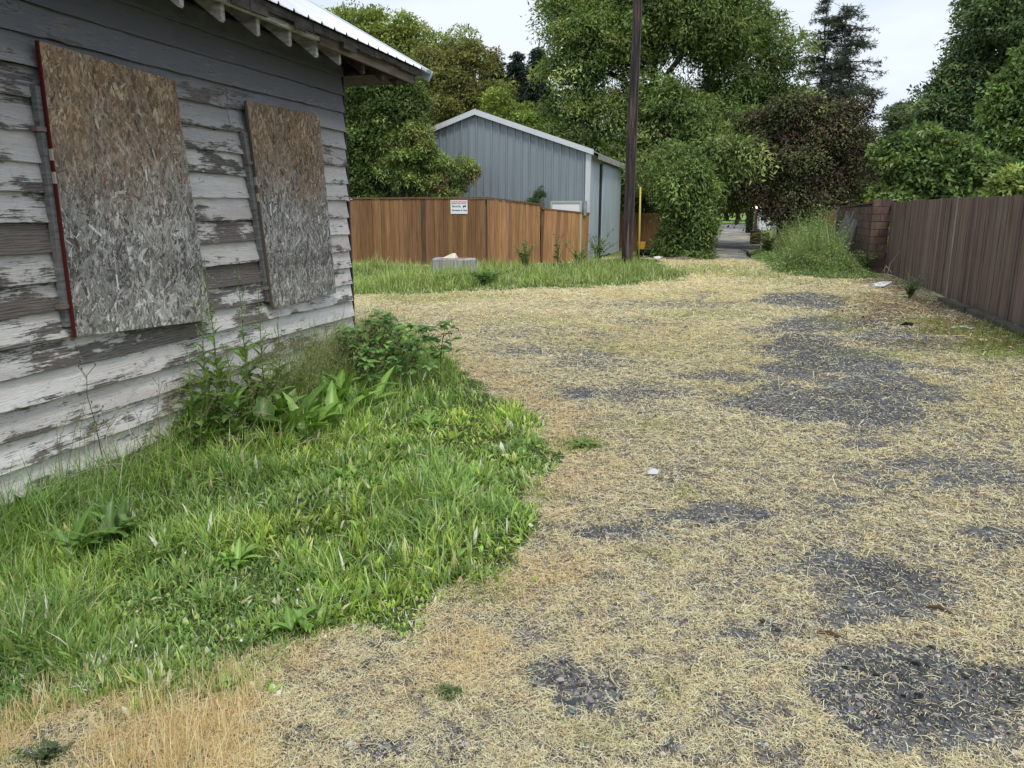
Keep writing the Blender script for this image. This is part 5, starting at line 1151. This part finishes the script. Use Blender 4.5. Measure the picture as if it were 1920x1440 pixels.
# beyond the end of the lane
tree('distant_tree', 'dense shady tree closing the view above the cross street', 'tree', (onY(1362, 395, 120)[0], 120), [pxblob(1362, 352, 80, 44, 120), pxblob(1320, 345, 50, 50, 120), pxblob(1400, 345, 50, 48, 120), pxblob(1440, 350, 60, 46, 118)], bk_d, DG[:3], 134, .4, .3, 420, 90, 2.2, (.7, .4), limbs=5, twigs=16, group='trees beyond the end of the lane')
for i, (px, rx, top, yy, lb, cols) in enumerate(((1330, 45, 330, 95, 'shaded dark tree at the far end of the lane, leftmost in the gap', DG), (1385, 30, 320, 100, 'dark far tree over the cross street behind the clipped hedge', DG[:3]), (1350, 30, 372, 150, 'pale green distant tree seen through the end of the lane', OL), (1450, 40, 300, 90, 'far dark green tree hidden behind the purple tree', DG))):
    c0 = onY(px, (395 + top) / 2, yy); tree('distant_tree', lb, 'tree', (c0[0], yy), [pxblob(px, (388 + top) / 2, rx, (392 - top) / 2, yy), pxblob(px + 8, (388 + top) / 2 + 6, rx * .8, (392 - top) / 2, yy + 2)], bk_d, cols, 120 + i, .25, .5, 240, 45, 1.1, (.5, .3), limbs=4, twigs=16, group='trees beyond the end of the lane')
c0 = (onY(1250, 395, 60)[0], 60)
tree('distant_tree', 'broad dark tree filling the view behind the big tree trunk', 'tree', c0, [pxblob(1230, 380, 110, 60, 55), pxblob(1150, 370, 90, 70, 55), pxblob(1300, 350, 60, 60, 57), pxblob(1100, 300, 90, 70, 55)], bk_d, DG, 130, .3, .3, 700, 60, .9, (.3, .16), limbs=6, twigs=40, group='trees beyond the end of the lane')
c0 = (onY(1640, 395, 66)[0], 66)
tree('distant_tree', 'low dark tree line between the purple tree and the right shrubs', 'tree', c0, [pxblob(1620, 360, 90, 50, 66), pxblob(1760, 340, 110, 60, 62), pxblob(1900, 340, 110, 70, 60)], bk_d, DG, 131, .3, .3, 600, 55, 1.1, (.36, .2), limbs=6, twigs=40)
tree('hedge_shrub', 'dark shrubbery filling the garden behind the charcoal fence', 'shrub', (4.0, 47), [pxblob(1475, 385, 32, 42, 47), pxblob(1530, 385, 40, 45, 47), pxblob(1590, 385, 45, 45, 48), pxblob(1650, 385, 45, 45, 48)], bk_d, DG[:3], 133, .08, .2, 420, 60, .5, (.2, .11), limbs=4, twigs=16)
tree('distant_tree', 'dark tree behind the shed and the left garden trees', 'tree', (-20, 48), [pxblob(700, 330, 160, 80, 46), pxblob(860, 300, 110, 80, 46), pxblob(1000, 320, 100, 60, 45)], bk_d, DG, 132, .3, .3, 700, 55, 1., (.32, .18), limbs=6, twigs=40)

# ---- compound-leaved sumac saplings over the cedar fence
SL = [(.11, .165, .055), (.14, .2, .07), (.085, .135, .045), (.17, .2, .08)]
tree('garden_sapling', 'light green airy sapling left of the shed, bare lower stem', 'sapling', (onY(762, 380, 22.8)[0], 22.8), [pxblob(*q, 22.8, .5) for q in ((745, 265, 42, 36), (778, 255, 30, 30), (735, 315, 34, 26), (760, 330, 30, 20))], bk_g, SL, 301, .045, .55, 210, 60, .2, (.13, .04), limbs=5, twigs=20, shell=.3, hang=.5, up=.9)
tree('garden_sapling', 'sapling with reddish tips spreading in front of the shed wall', 'sapling', (onY(830, 380, 23.2)[0], 23.2), [pxblob(*q, 23.2, .5) for q in ((825, 325, 46, 32), (862, 322, 36, 24), (806, 290, 26, 26), (800, 355, 40, 24), (885, 318, 22, 14), (850, 355, 36, 18))], bk_g, SL + [(.13, .1, .06)], 302, .045, .5, 240, 60, .19, (.13, .036), limbs=6, twigs=24, shell=.3, hang=.4, up=.9)
tree('small_juniper', 'small dark pointed evergreen top between fence and shed', 'shrub', (onY(1012, 380, 24.2)[0], 24.2), [pxblob(1015, 372, 10, 22, 24.2), pxblob(1003, 380, 12, 14, 24.2), pxblob(1010, 420, 16, 50, 24.2)], bk_d, [(.05, .09, .05), (.065, .11, .06)], 310, .03, .2, 70, 60, .12, (.07, .025), limbs=2, twigs=6)
# shrubby weeds against the cedar side fence
def weedbush(name, label, x, y, h, rad, cols, seed, nst=9, lf=(.07, .025), nl=44, wob=.6, cat_='weed', group=None, arch=.25, mt=None, z0=0):
    t = thing(name, label, cat_, (x, y, z0), group); rr = random.Random(seed); mb = MB(); P, D, Nn, Ls, Ws, Cs = [], [], [], [], [], []
    for i in range(nst):
        a = rr.uniform(0, 6.283); hh = h * rr.uniform(.6, 1.05); l = rad * rr.uniform(.3, 1); pts = []
        for q in range(7):
            u = q / 6; pts.append(Vector((x + math.cos(a) * l * (u ** 1.4) + rr.gauss(0, .012), y + math.sin(a) * l * (u ** 1.4) + rr.gauss(0, .012), z0 + hh * (u - arch * u ** 3))))
        mb.tube(pts, [.009 * h ** .5 * (1 - .7 * q / 6) for q in range(7)], 5, (.14, .2, .07), cap=False)
        for _ in range(nl):
            u = rr.uniform(.12, 1); j = min(5, int(u * 6)); p = pts[j].lerp(pts[j + 1], u * 6 - j); b_ = rr.uniform(0, 6.283)
            P.append(p); D.append((math.cos(b_), math.sin(b_), rr.uniform(-.3, .7))); Nn.append((rr.gauss(0, .3), rr.gauss(0, .3), 1)); s = rr.uniform(.5, 1.2) * (1.25 - .6 * u); Ls.append(lf[0] * s); Ws.append(lf[1] * s); Cs.append(np.array(cols[rr.randrange(len(cols))]) * rr.uniform(.8, 1.2))
    V, F, C = leafquads(np.array(P), unit(np.array(D, float)), unit(np.array(Nn, float)), np.array(Ls), np.array(Ws), np.clip(np.array(Cs), .01, .7)); npmesh('foliage', V, F, mt or M_leaf, C, t); mb.build('stem', M_flat, t)
    return t
GY = [(.17, .25, .1), (.22, .3, .13), (.13, .21, .07)]
def at(x, y): return gp(x, y)
weedbush('tall_weed', 'grey-green leafy weed in front of the cedar side fence, tallest there', *at(985, 512), 1.15, .35, GY + [(.3, .36, .22)], 401, 10, (.12, .05), 40)
weedbush('tall_weed', 'weed with pale stem leaning on the sagging cedar panel', *at(1045, 500), 1.3, .5, GY, 402, 5, (.16, .09), 12)
weedbush('tall_weed', 'rambling weed at the shed corner, left of the sliding door', *at(1120, 494), 1.35, .7, GY, 403, 14, (.12, .05), 34)
weedbush('tall_weed', 'low spreading weed under the end of the cedar fence', *at(1085, 500), .8, .6, GY, 404, 14, (.1, .04), 34)
weedbush('ditch_weed', 'dark green leafy weed at the right foot of the stump', *at(912, 535), .45, .6, [(.08, .17, .04), (.11, .22, .05)], 405, 18, (.16, .05), 22, arch=.4)
weedbush('ditch_weed', 'dark green leafy weed right in front of the stump', *at(830, 535), .35, .45, [(.08, .17, .04), (.11, .22, .05)], 406, 14, (.14, .045), 20, arch=.4)
weedbush('fence_weed', 'dull green weed at the foot of the brown fence beside the plastic bag', *at(1705, 560), .62, .4, [(.08, .13, .06), (.1, .16, .07), (.15, .17, .11)], 407, 20, (.06, .02), 40)
weedbush('fence_weed', 'tall pale-flowered weed in the thicket by the leaning planks', *at(1575, 505), 1.5, .5, GY, 408, 14, (.12, .04), 30)
TW = (('pale-tipped weed at the front left of the thicket', 1480, 508, .8), ('tall weed stem in the middle of the thicket', 1520, 500, 1.15), ('bushy weed at the front right of the thicket by the pillar', 1620, 512, .9), ('feathery weed rising at the back of the thicket', 1500, 480, 1.3))
for i, (lb, px, py, hh_) in enumerate(TW): weedbush('thicket_weed', lb, *at(px, py), hh_, .45, GY + [(.34, .42, .2)], 430 + i, 16, (.1, .035), 44, group='weeds standing out of the thicket')
weedbush('bramble_bush', 'tangled yellow-green bramble at the lane edge under the purple tree', *at(1440, 478), 1.5, .9, [(.2, .24, .1), (.28, .29, .15), (.1, .14, .05)], 409, 26, (.12, .06), 40, arch=.5)
weedbush('ivy_bush', 'pale vine tips above the red block wall', onX(1610, 385, 3.6)[0], 27.2, 2.2, .5, [(.2, .28, .1), (.3, .36, .18)], 410, 6, (.13, .08), 16)
weedbush('bramble_bush', 'dark low bush on the right verge where the gravel lane begins', *at(1405, 484), .5, .7, [(.06, .08, .04), (.1, .12, .06), (.13, .1, .07)], 411, 20, (.08, .03), 30, arch=.5)
weedbush('vine_weed', 'sprouting vine on the cedar fence top beside the house corner', onY(717, 365, 21.9)[0], 21.95, 2.2, .3, [(.2, .3, .1), (.28, .38, .18)], 412, 4, (.2, .13), 9)

# ================================================================== NEAR PLANTS
def bigleaves(items, name, mt, parent=None, org=(0, 0, 0)):
    """items: base, azimuth, elevation, length, width, droop, colour, wave: folded, curved, toothed leaf blades"""
    K = 9; Vs, Fs, Cs = [], [], []; o = 0
    for (p, az, el, L_, W_, dr, col, wave) in items:
        d = Vector((math.cos(az), math.sin(az), 0)); s = Vector((-math.sin(az), math.cos(az), 0)); p = Vector(p); e = el; vs = []
        for k in range(K + 1):
            t = k / K; w_ = W_ * .5 * (math.sin(math.pi * min(1, t ** .8 * .97 + .03)) ** .8) * (1 + (wave if k % 2 else -wave)); w_ = max(w_, .0015)
            tang = d * math.cos(e) + Vector((0, 0, math.sin(e))); nn = s.cross(tang).normalized() * -1
            for q, f in ((-1, .34), (-.5, .12), (0, 0), (.5, .12), (1, .34)): vs.append(p + s * w_ * q + nn * w_ * -f * -1 + nn * (random.gauss(0, .04) * w_ if q in (-1, 1) else 0)); Cs.append(tuple(c * (1.45 if q == 0 else 1) for c in col))
            p = p + tang * (L_ / K); e -= dr / K
        Vs += [tuple(v) for v in vs]
        for k in range(K):
            for q in range(4): a = o + k * 5 + q; Fs.append((a, a + 1, a + 6, a + 5))
        o += (K + 1) * 5
    return npmesh(name, np.array(Vs), np.array(Fs), mt, np.clip(np.array(Cs), .01, .8), parent, True, org)
M_dock = leafmat('dock_leaf', .25, .42, .45)
random.seed(9)
def hz(x, y): return float(height(np.array([x]), np.array([y]))[0])
def spike_weed(name, label, x, y, h, seed, group, nleaf=10, lmax=.2, lean=(0, 0)):
    t = thing(name, label, 'weed', (x, y, hz(x, y)), group); rr = random.Random(seed); z0 = hz(x, y); items = []; mb = MB()
    pts = [Vector((x + lean[0] * (q / 8) ** 1.5 * h + rr.gauss(0, .003), y + lean[1] * (q / 8) ** 1.5 * h, z0 + h * q / 8)) for q in range(9)]
    mb.tube(pts, [.007 * (1 - .75 * q / 8) for q in range(9)], 6, (.15, .2, .07))
    az = rr.uniform(0, 6)
    for i in range(nleaf + 26):
        u = (i / (nleaf + 26)) ** 1.25; j = min(7, int(u * 8)); p = pts[j].lerp(pts[j + 1], u * 8 - j); az += 2.4 + rr.gauss(0, .3)
        L_ = lmax * max(0, 1 - u * 1.15) ** .9 * rr.uniform(.8, 1.2) + .028; c = np.array(rr.choice([(.15, .26, .065), (.19, .32, .08), (.13, .22, .06)])) * rr.uniform(.8, 1.2)
        items.append((p, az, rr.uniform(.3, 1.1), L_, L_ * (.34 if u < .5 else .2), rr.uniform(.4, 1.3), tuple(c), .12))
    # side twigs with buds
    for i in range(7):
        u = rr.uniform(.5, .95); j = min(7, int(u * 8)); p = pts[j].lerp(pts[j + 1], u * 8 - j); a = rr.uniform(0, 6.28); q = p + Vector((math.cos(a) * .04, math.sin(a) * .04, .07)); mb.tube([p, p.lerp(q, .6), q], [.0022, .002, .0025], 4, (.17, .22, .09)); mb.tube([q, q + Vector((0, 0, .014))], [.0045, .002], 5, (.25, .28, .13))
    bigleaves(items, 'leaf_spray', M_dock, t); mb.build('stem', M_flat, t)
gw = 'tall spiky weeds growing against the house wall'
for i, (px, wx, h, lb) in enumerate(((388, -3.33, 1.12, 'leftmost spiky weed stem against the siding'), (418, -3.3, 1.3, 'tallest spiky weed, its tip reaching the larger board'), (470, -3.28, 1.22, 'spiky weed midway between the two window boards'), (498, -3.22, 1.08, 'rightmost spiky weed, near the smaller window board'), (440, -3.1, .75, 'shorter spiky weed at the front of the clump'), (530, -3.28, .85, 'spiky weed standing below the left edge of the smaller window board'), (360, -3.36, .7, 'short leafy spiky weed at the left end of the clump'))):
    p = onX(px, 790, wx); spike_weed('spiky_weed', lb, wx, p[1], h, 500 + i, gw, 16, .27, (rr.uniform(-.02, .04), rr.uniform(-.04, .04)))
def rosette(name, label, x, y, n, L_, W_, cols, seed, el=(.3, 1.2), group=None, wave=.1, cat_='weed', droop=(.5, 1.5)):
    rr = random.Random(seed); z0 = hz(x, y); it = []
    for i in range(n):
        l = L_ * rr.uniform(.6, 1.15); c = np.array(rr.choice(cols)) * rr.uniform(.8, 1.2); it.append(((x + rr.gauss(0, .25) * L_, y + rr.gauss(0, .25) * L_, z0 + .005), rr.uniform(0, 6.283), rr.uniform(*el), l, W_ * rr.uniform(.7, 1.2), rr.uniform(*droop), tuple(c), wave))
    o = bigleaves(it, name, M_dock, None, (x, y, z0)); return tag(o, label, cat_, group)
DK = [(.13, .24, .055), (.17, .3, .07), (.11, .2, .05)]; DK2 = [(.2, .35, .07), (.25, .41, .09)]
def wb(px, py, o=0): p = gp(px, py); return p[0] + o, p[1]
rosette('dock_plant', 'broad-leaved dock plant at the foot of the spiky weeds', -3.12, 4.62, 50, .46, .13, DK, 601, (.8, 1.5))
rosette('dock_plant', 'dock plant with long leaves left of the spiky weeds', -3.3, 4.25, 30, .44, .12, DK, 602, (.8, 1.5))
rosette('dock_plant', 'glossy dock leaves in front of the spiky weeds', -2.9, 4.75, 40, .38, .11, DK2, 603, (.5, 1.4))
rosette('dock_plant', 'long upright leaves under the smaller window board', -2.95, 5.45, 44, .5, .08, DK2, 604, (.7, 1.4), wave=.03)
rosette('dock_plant', 'pair of large leaves standing against the siding near the house corner', -3.34, 6.05, 16, .5, .14, DK, 605, (.9, 1.5), wave=.05, droop=(.3, 1))
rosette('dock_plant', 'silvery-topped leaf clump beside the bramble at the house corner', -2.9, 5.9, 16, .26, .07, DK, 606, (.3, 1.2))
k = 0
for (px, py, n, l, lb) in ((60, 990, 26, .22, 'toothed dandelion clump in the grass at the left edge'), (150, 1040, 22, .2, 'dandelion leaves below the lowest siding board, left'), (225, 1010, 18, .2, 'toothed leaves spreading in front of dead twigs'), (560, 1180, 10, .11, 'pale green leaf pair in the lawn near the stubble edge'), (700, 1000, 12, .1, 'plantain rosette in the middle of the lawn'), (440, 1060, 14, .11, 'plantain rosette left of centre in the lawn'), (860, 930, 12, .11, 'plantain rosette near the right edge of the lawn'), (640, 900, 12, .12, 'leafy weed in the lawn below the dock plants'), (800, 800, 12, .14, 'leafy weed in the lawn toward the house corner'), (620, 1130, 12, .09, 'low broad leaves near the lower lawn edge')):
    p = gp(px, py); rosette('dandelion_plant' if k < 3 else 'plantain_rosette', lb, p[0], p[1], n + 6, l * 1.15, l * .27, DK2 if k > 2 else DK, 620 + k, (.5, 1.3), wave=.22 if k < 3 else .03, cat_='weed'); k += 1
p = gp(430, 1290); rosette('broadleaf_tuft', 'bright green leafy tuft where the lawn meets tall stubble', p[0], p[1], 40, .075, .016, DK2, 640, (.1, 1.2), wave=.02)
p = gp(90, 1420); rosette('grey_weed_mat', 'dark grey-green weed mat at the bottom left corner', p[0], p[1], 110, .05, .016, [(.07, .1, .045), (.1, .13, .06), (.06, .08, .04)], 641, (.1, 1.3), wave=.3)
p = gp(1095, 838); rosette('green_tuft', 'isolated green ferny tuft on the tan straw right of the lawn', p[0] + .0, p[1], 60, .12, .024, [(.14, .24, .05), (.18, .29, .07)], 642, (.0, .8), wave=.35)
p = gp(845, 1302); rosette('green_tuft', 'small dark green tuft on the straw in the near foreground', p[0], p[1], 46, .05, .01, [(.09, .14, .05), (.12, .18, .06)], 643, (.0, 1.0), wave=.3)
p = gp(870, 1080); rosette('grey_weed_mat', 'dark leafy mat on the lower right edge of the lawn', p[0], p[1], 90, .06, .018, [(.07, .11, .04), (.1, .14, .05)], 644, (.1, 1.0), wave=.3)
# bramble at the house corner
def bramble(name, label, x, y, n, seed, reach, cols, lsz=.085):
    t = thing(name, label, 'bramble', (x, y, 0)); rr = random.Random(seed); mb = MB(); it = []
    for i in range(n):
        a = rr.uniform(-1.1, 1.3); h = rr.uniform(.3, .72) * (reach + .25); l = reach * rr.uniform(.4, 1.0); bx0, by0 = x + rr.gauss(0, .12), y + rr.gauss(0, .3); pts = []
        for q in range(9): u = q / 8; pts.append(Vector((max(bx0, WX + .06) + math.cos(a) * l * u, by0 + math.sin(a) * l * u * .8, .02 + h * math.sin(min(math.pi * .93, u * 2.6)) + rr.gauss(0, .006))))
        mb.tube(pts, [.0065 * (1 - .7 * q / 8) for q in range(9)], 5, (.15, .14, .07))
        for q in range(1, 9):
            for _ in range(2):
                b = rr.uniform(0, 6.28); p = pts[q] + Vector((math.cos(b) * .04, math.sin(b) * .04, .03)); mb.tube([pts[q], p], [.0022, .002], 4, (.17, .22, .08))
                c = np.array(rr.choice(cols)) * rr.uniform(.75, 1.25)
                for db in (-1.1, 0, 1.1): s = rr.uniform(.7, 1.2) * lsz; it.append((p, b + db, rr.uniform(-.1, .7), s, s * .72, rr.uniform(.2, 1.2), tuple(c), .06))
    bigleaves(it, 'leaf_spray', M_dock, t); mb.build('cane', M_flat, t)
bramble('bramble_bush', 'arching bramble with rounded leaves at the corner of the house', -3.3, 6.3, 19, 701, .62, [(.13, .26, .07), (.18, .33, .09), (.23, .4, .11), (.1, .2, .07)])
bramble('bramble_bush', 'low bramble runners in the grass right of the house corner', -2.95, 6.75, 6, 702, .55, [(.12, .23, .07), (.17, .3, .09)], .075)
# seeding grass along the wall
def seedgrass():
    n = 950; x = -3.42 + np.abs(rng.normal(0, .28, n)); y = np.where(rng.random(n) < .7, rng.normal(5.5, .65, n), rng.uniform(2.6, 7, n)); k = (y < 7) & (y > 2.5); x, y = x[k], y[k]; n = len(x)
    h = rng.uniform(.35, .9, n); th = rng.uniform(-1.2, 1.2, n); P = np.zeros((n, 5, 3)); z0 = height(x, y)
    for j, u in enumerate(np.linspace(0, 1, 5)): P[:, j] = np.stack([x + np.cos(th) * h * .4 * u ** 2, y + np.sin(th) * h * .4 * u ** 2, z0 + h * (u - .12 * u ** 2)], 1)
    S = unit(np.stack([-np.sin(th), np.cos(th), np.zeros(n)], 1)); W = np.tile(np.array([.0016, .0014, .0012, .001, .0008]), (n, 1)); c = pal(n, [(.2, .27, .1), (.3, .33, .15), (.42, .38, .2)], .15)
    parts = [ribbons(P, W, S, c)]
    m_ = 14; idx_ = np.repeat(np.arange(n), m_); u = rng.uniform(.72, 1.0, n * m_); b = P[idx_, 3] * (1 - (u - .72)[:, None] / .28) + P[idx_, 4] * ((u - .72)[:, None] / .28)
    D = unit(rng.normal(0, .6, (n * m_, 3)) + [0, 0, .7]); parts.append(leafquads(b, D, unit(rng.normal(size=(n * m_, 3))), rng.uniform(.008, .03, n * m_), rng.uniform(.0015, .004, n * m_), pal(n * m_, [(.4, .38, .24), (.3, .32, .18), (.48, .42, .3)], .15)))
    V, F, C = cat(parts); tag(npmesh('seeding_grass', V, F, M_grass, C), 'wispy seeding grass stems standing along the house wall', 'grass', kind='stuff')
seedgrass()
# long blades right at the wall
def tallgrass():
    n = 15000; x = -3.46 + np.abs(rng.normal(0, .32, n)); y = rng.uniform(2.3, 7.6, n); x, y = x[(x < -2.4)], y[(x < -2.4)]; n = len(x)
    d = .35 + .9 * fbm(x * 1.5, y * 1.5, 131, 3); k = (rng.random(n) < (sstep(.45, .95, d) + .2) * (1 - .75 * np.exp(-((y - 4.6) / .55) ** 2)) * (.35 + .65 * sstep(3.2, 4.8, y))); x, y, d = x[k], y[k], d[k]; n = len(x)
    fall = np.exp(-(x + 3.46) / .45)
    hh = (.12 + (.36 + .3 * np.exp(-((y - 6) / .8) ** 2)) * fall * d) * rng.uniform(.6, 1.3, n); c = pal(n, [(.19, .32, .07), (.24, .38, .09), (.15, .26, .06), (.24, .34, .16)], .18)
    V, F, C = blades(x, y, height(x, y) - .01, hh, .005 * rng.uniform(.6, 1.3, n), np.abs(rng.normal(.55, .3, n)), c, 6, np.clip(c * 1.3, 0, .8), curl=.85)
    tag(npmesh('wall_grass', V, F, M_grass, np.clip(C, .01, .8)), 'long uncut grass leaning out from the foot of the siding', 'grass', kind='stuff')
tallgrass()
# dead stalks
def stalk(name, label, px, py, wx, h, col, seed, r_=.004, br=5, lean=.1):
    rr = random.Random(seed); p = onX(px, py, wx); x, y = wx, p[1]; z0 = 0; mb = MB(); pts = [Vector((x + lean * h * (q / 6) ** 2 * rr.uniform(-.3, .3), y + lean * h * (q / 6), z0 + h * q / 6)) for q in range(7)]
    mb.tube(pts, [r_ * (1 - .6 * q / 6) for q in range(7)], 5, col)
    for i in range(br):
        u = rr.uniform(.3, 1); j = min(5, int(u * 6)); a = pts[j].lerp(pts[j + 1], u * 6 - j); b = a + Vector((rr.uniform(-.04, .08), rr.uniform(-.1, .1), rr.uniform(.01, .08))); mb.tube([a, b], [r_ * .5, r_ * .4], 4, col); mb.tube([b, b + Vector((0, 0, .012))], [r_ * 1.2, r_ * .6], 5, col)
    tag(mb.build(name, M_flat, None, (x, y, 0)), label, 'dead stalk')
stalk('seed_stalk', 'dark dead seed stalk against the lower left siding', 205, 900, -3.38, .72, (.09, .07, .06), 801, .004, 7, -.12)
stalk('dead_twig', 'pale dead twig forking before the left siding', 190, 950, -3.25, .62, (.42, .36, .3), 802, .004, 6, .28)
stalk('dead_twig', 'bleached thin twig leaning left of the spiky weeds', 215, 930, -3.2, .55, (.5, .45, .38), 803, .003, 3, .38)
stalk('seed_stalk', 'grey dead stalk beside the bleached twigs', 300, 880, -3.35, .6, (.2, .17, .14), 804, .003, 8, .1)
# dry brushwood at the foot of the spiky weeds
rr2 = random.Random(12); mb = MB()
for i in range(26):
    a = Vector((-3.0 + rr2.gauss(0, .12), 4.2 + rr2.gauss(0, .16), .05 + rr2.random() * .2)); d = Vector((rr2.gauss(0, 1), rr2.gauss(0, 1), rr2.gauss(0, .5))).normalized() * rr2.uniform(.08, .26); mb.tube([a, a + d * .5 + Vector((0, 0, .015)), a + d], [.004, .003, .002], 4, (.36, .27, .22))
tag(mb.build('dry_brushwood', M_flat, None, (-3.0, 4.2, 0)), 'tangle of dry reddish-brown twigs at the foot of the spiky weeds', 'twigs')
# clover heads
CLV = ('left one of a tiny clover pair in the lower lawn near the stubble', 'right one of a tiny clover pair in the lower lawn near the stubble', 'single tiny clover head right of the clover pair in the lower lawn', 'tiny white clover head below the toothed dandelion leaves', 'tiny clover head in the open middle of the lawn', 'tiny clover head near the lowest green edge of the lawn', 'tiny clover head closest to the right edge of the lawn', 'tiny clover head between the mid lawn and its lower edge')
mbs = 0
for i, (px, py) in enumerate(((250, 1230), (258, 1238), (455, 1230), (350, 1060), (760, 1045), (612, 1222), (905, 1000), (560, 1130))):
    p = gp(px, py); v0, f0 = icos(); z_ = hz(*p) + .06
    o = npmesh('clover_flower', v0 * .006 + np.array([p[0], p[1], z_]), f0, M_flat, np.tile(np.array([.75, .73, .7]), (12, 1)), None, org=(p[0], p[1], hz(*p)))
    mb = MB(); mb.tube([(p[0], p[1], z_ - .065), (p[0], p[1], z_ - .004)], [.0012, .001], 4, (.12, .2, .05)); s = mb.build('stem', M_flat, None, (p[0], p[1], hz(*p))); s.parent = o; s.location = (0, 0, 0)
    tag(o, CLV[i], 'flower', 'white clover heads dotted over the lawn')
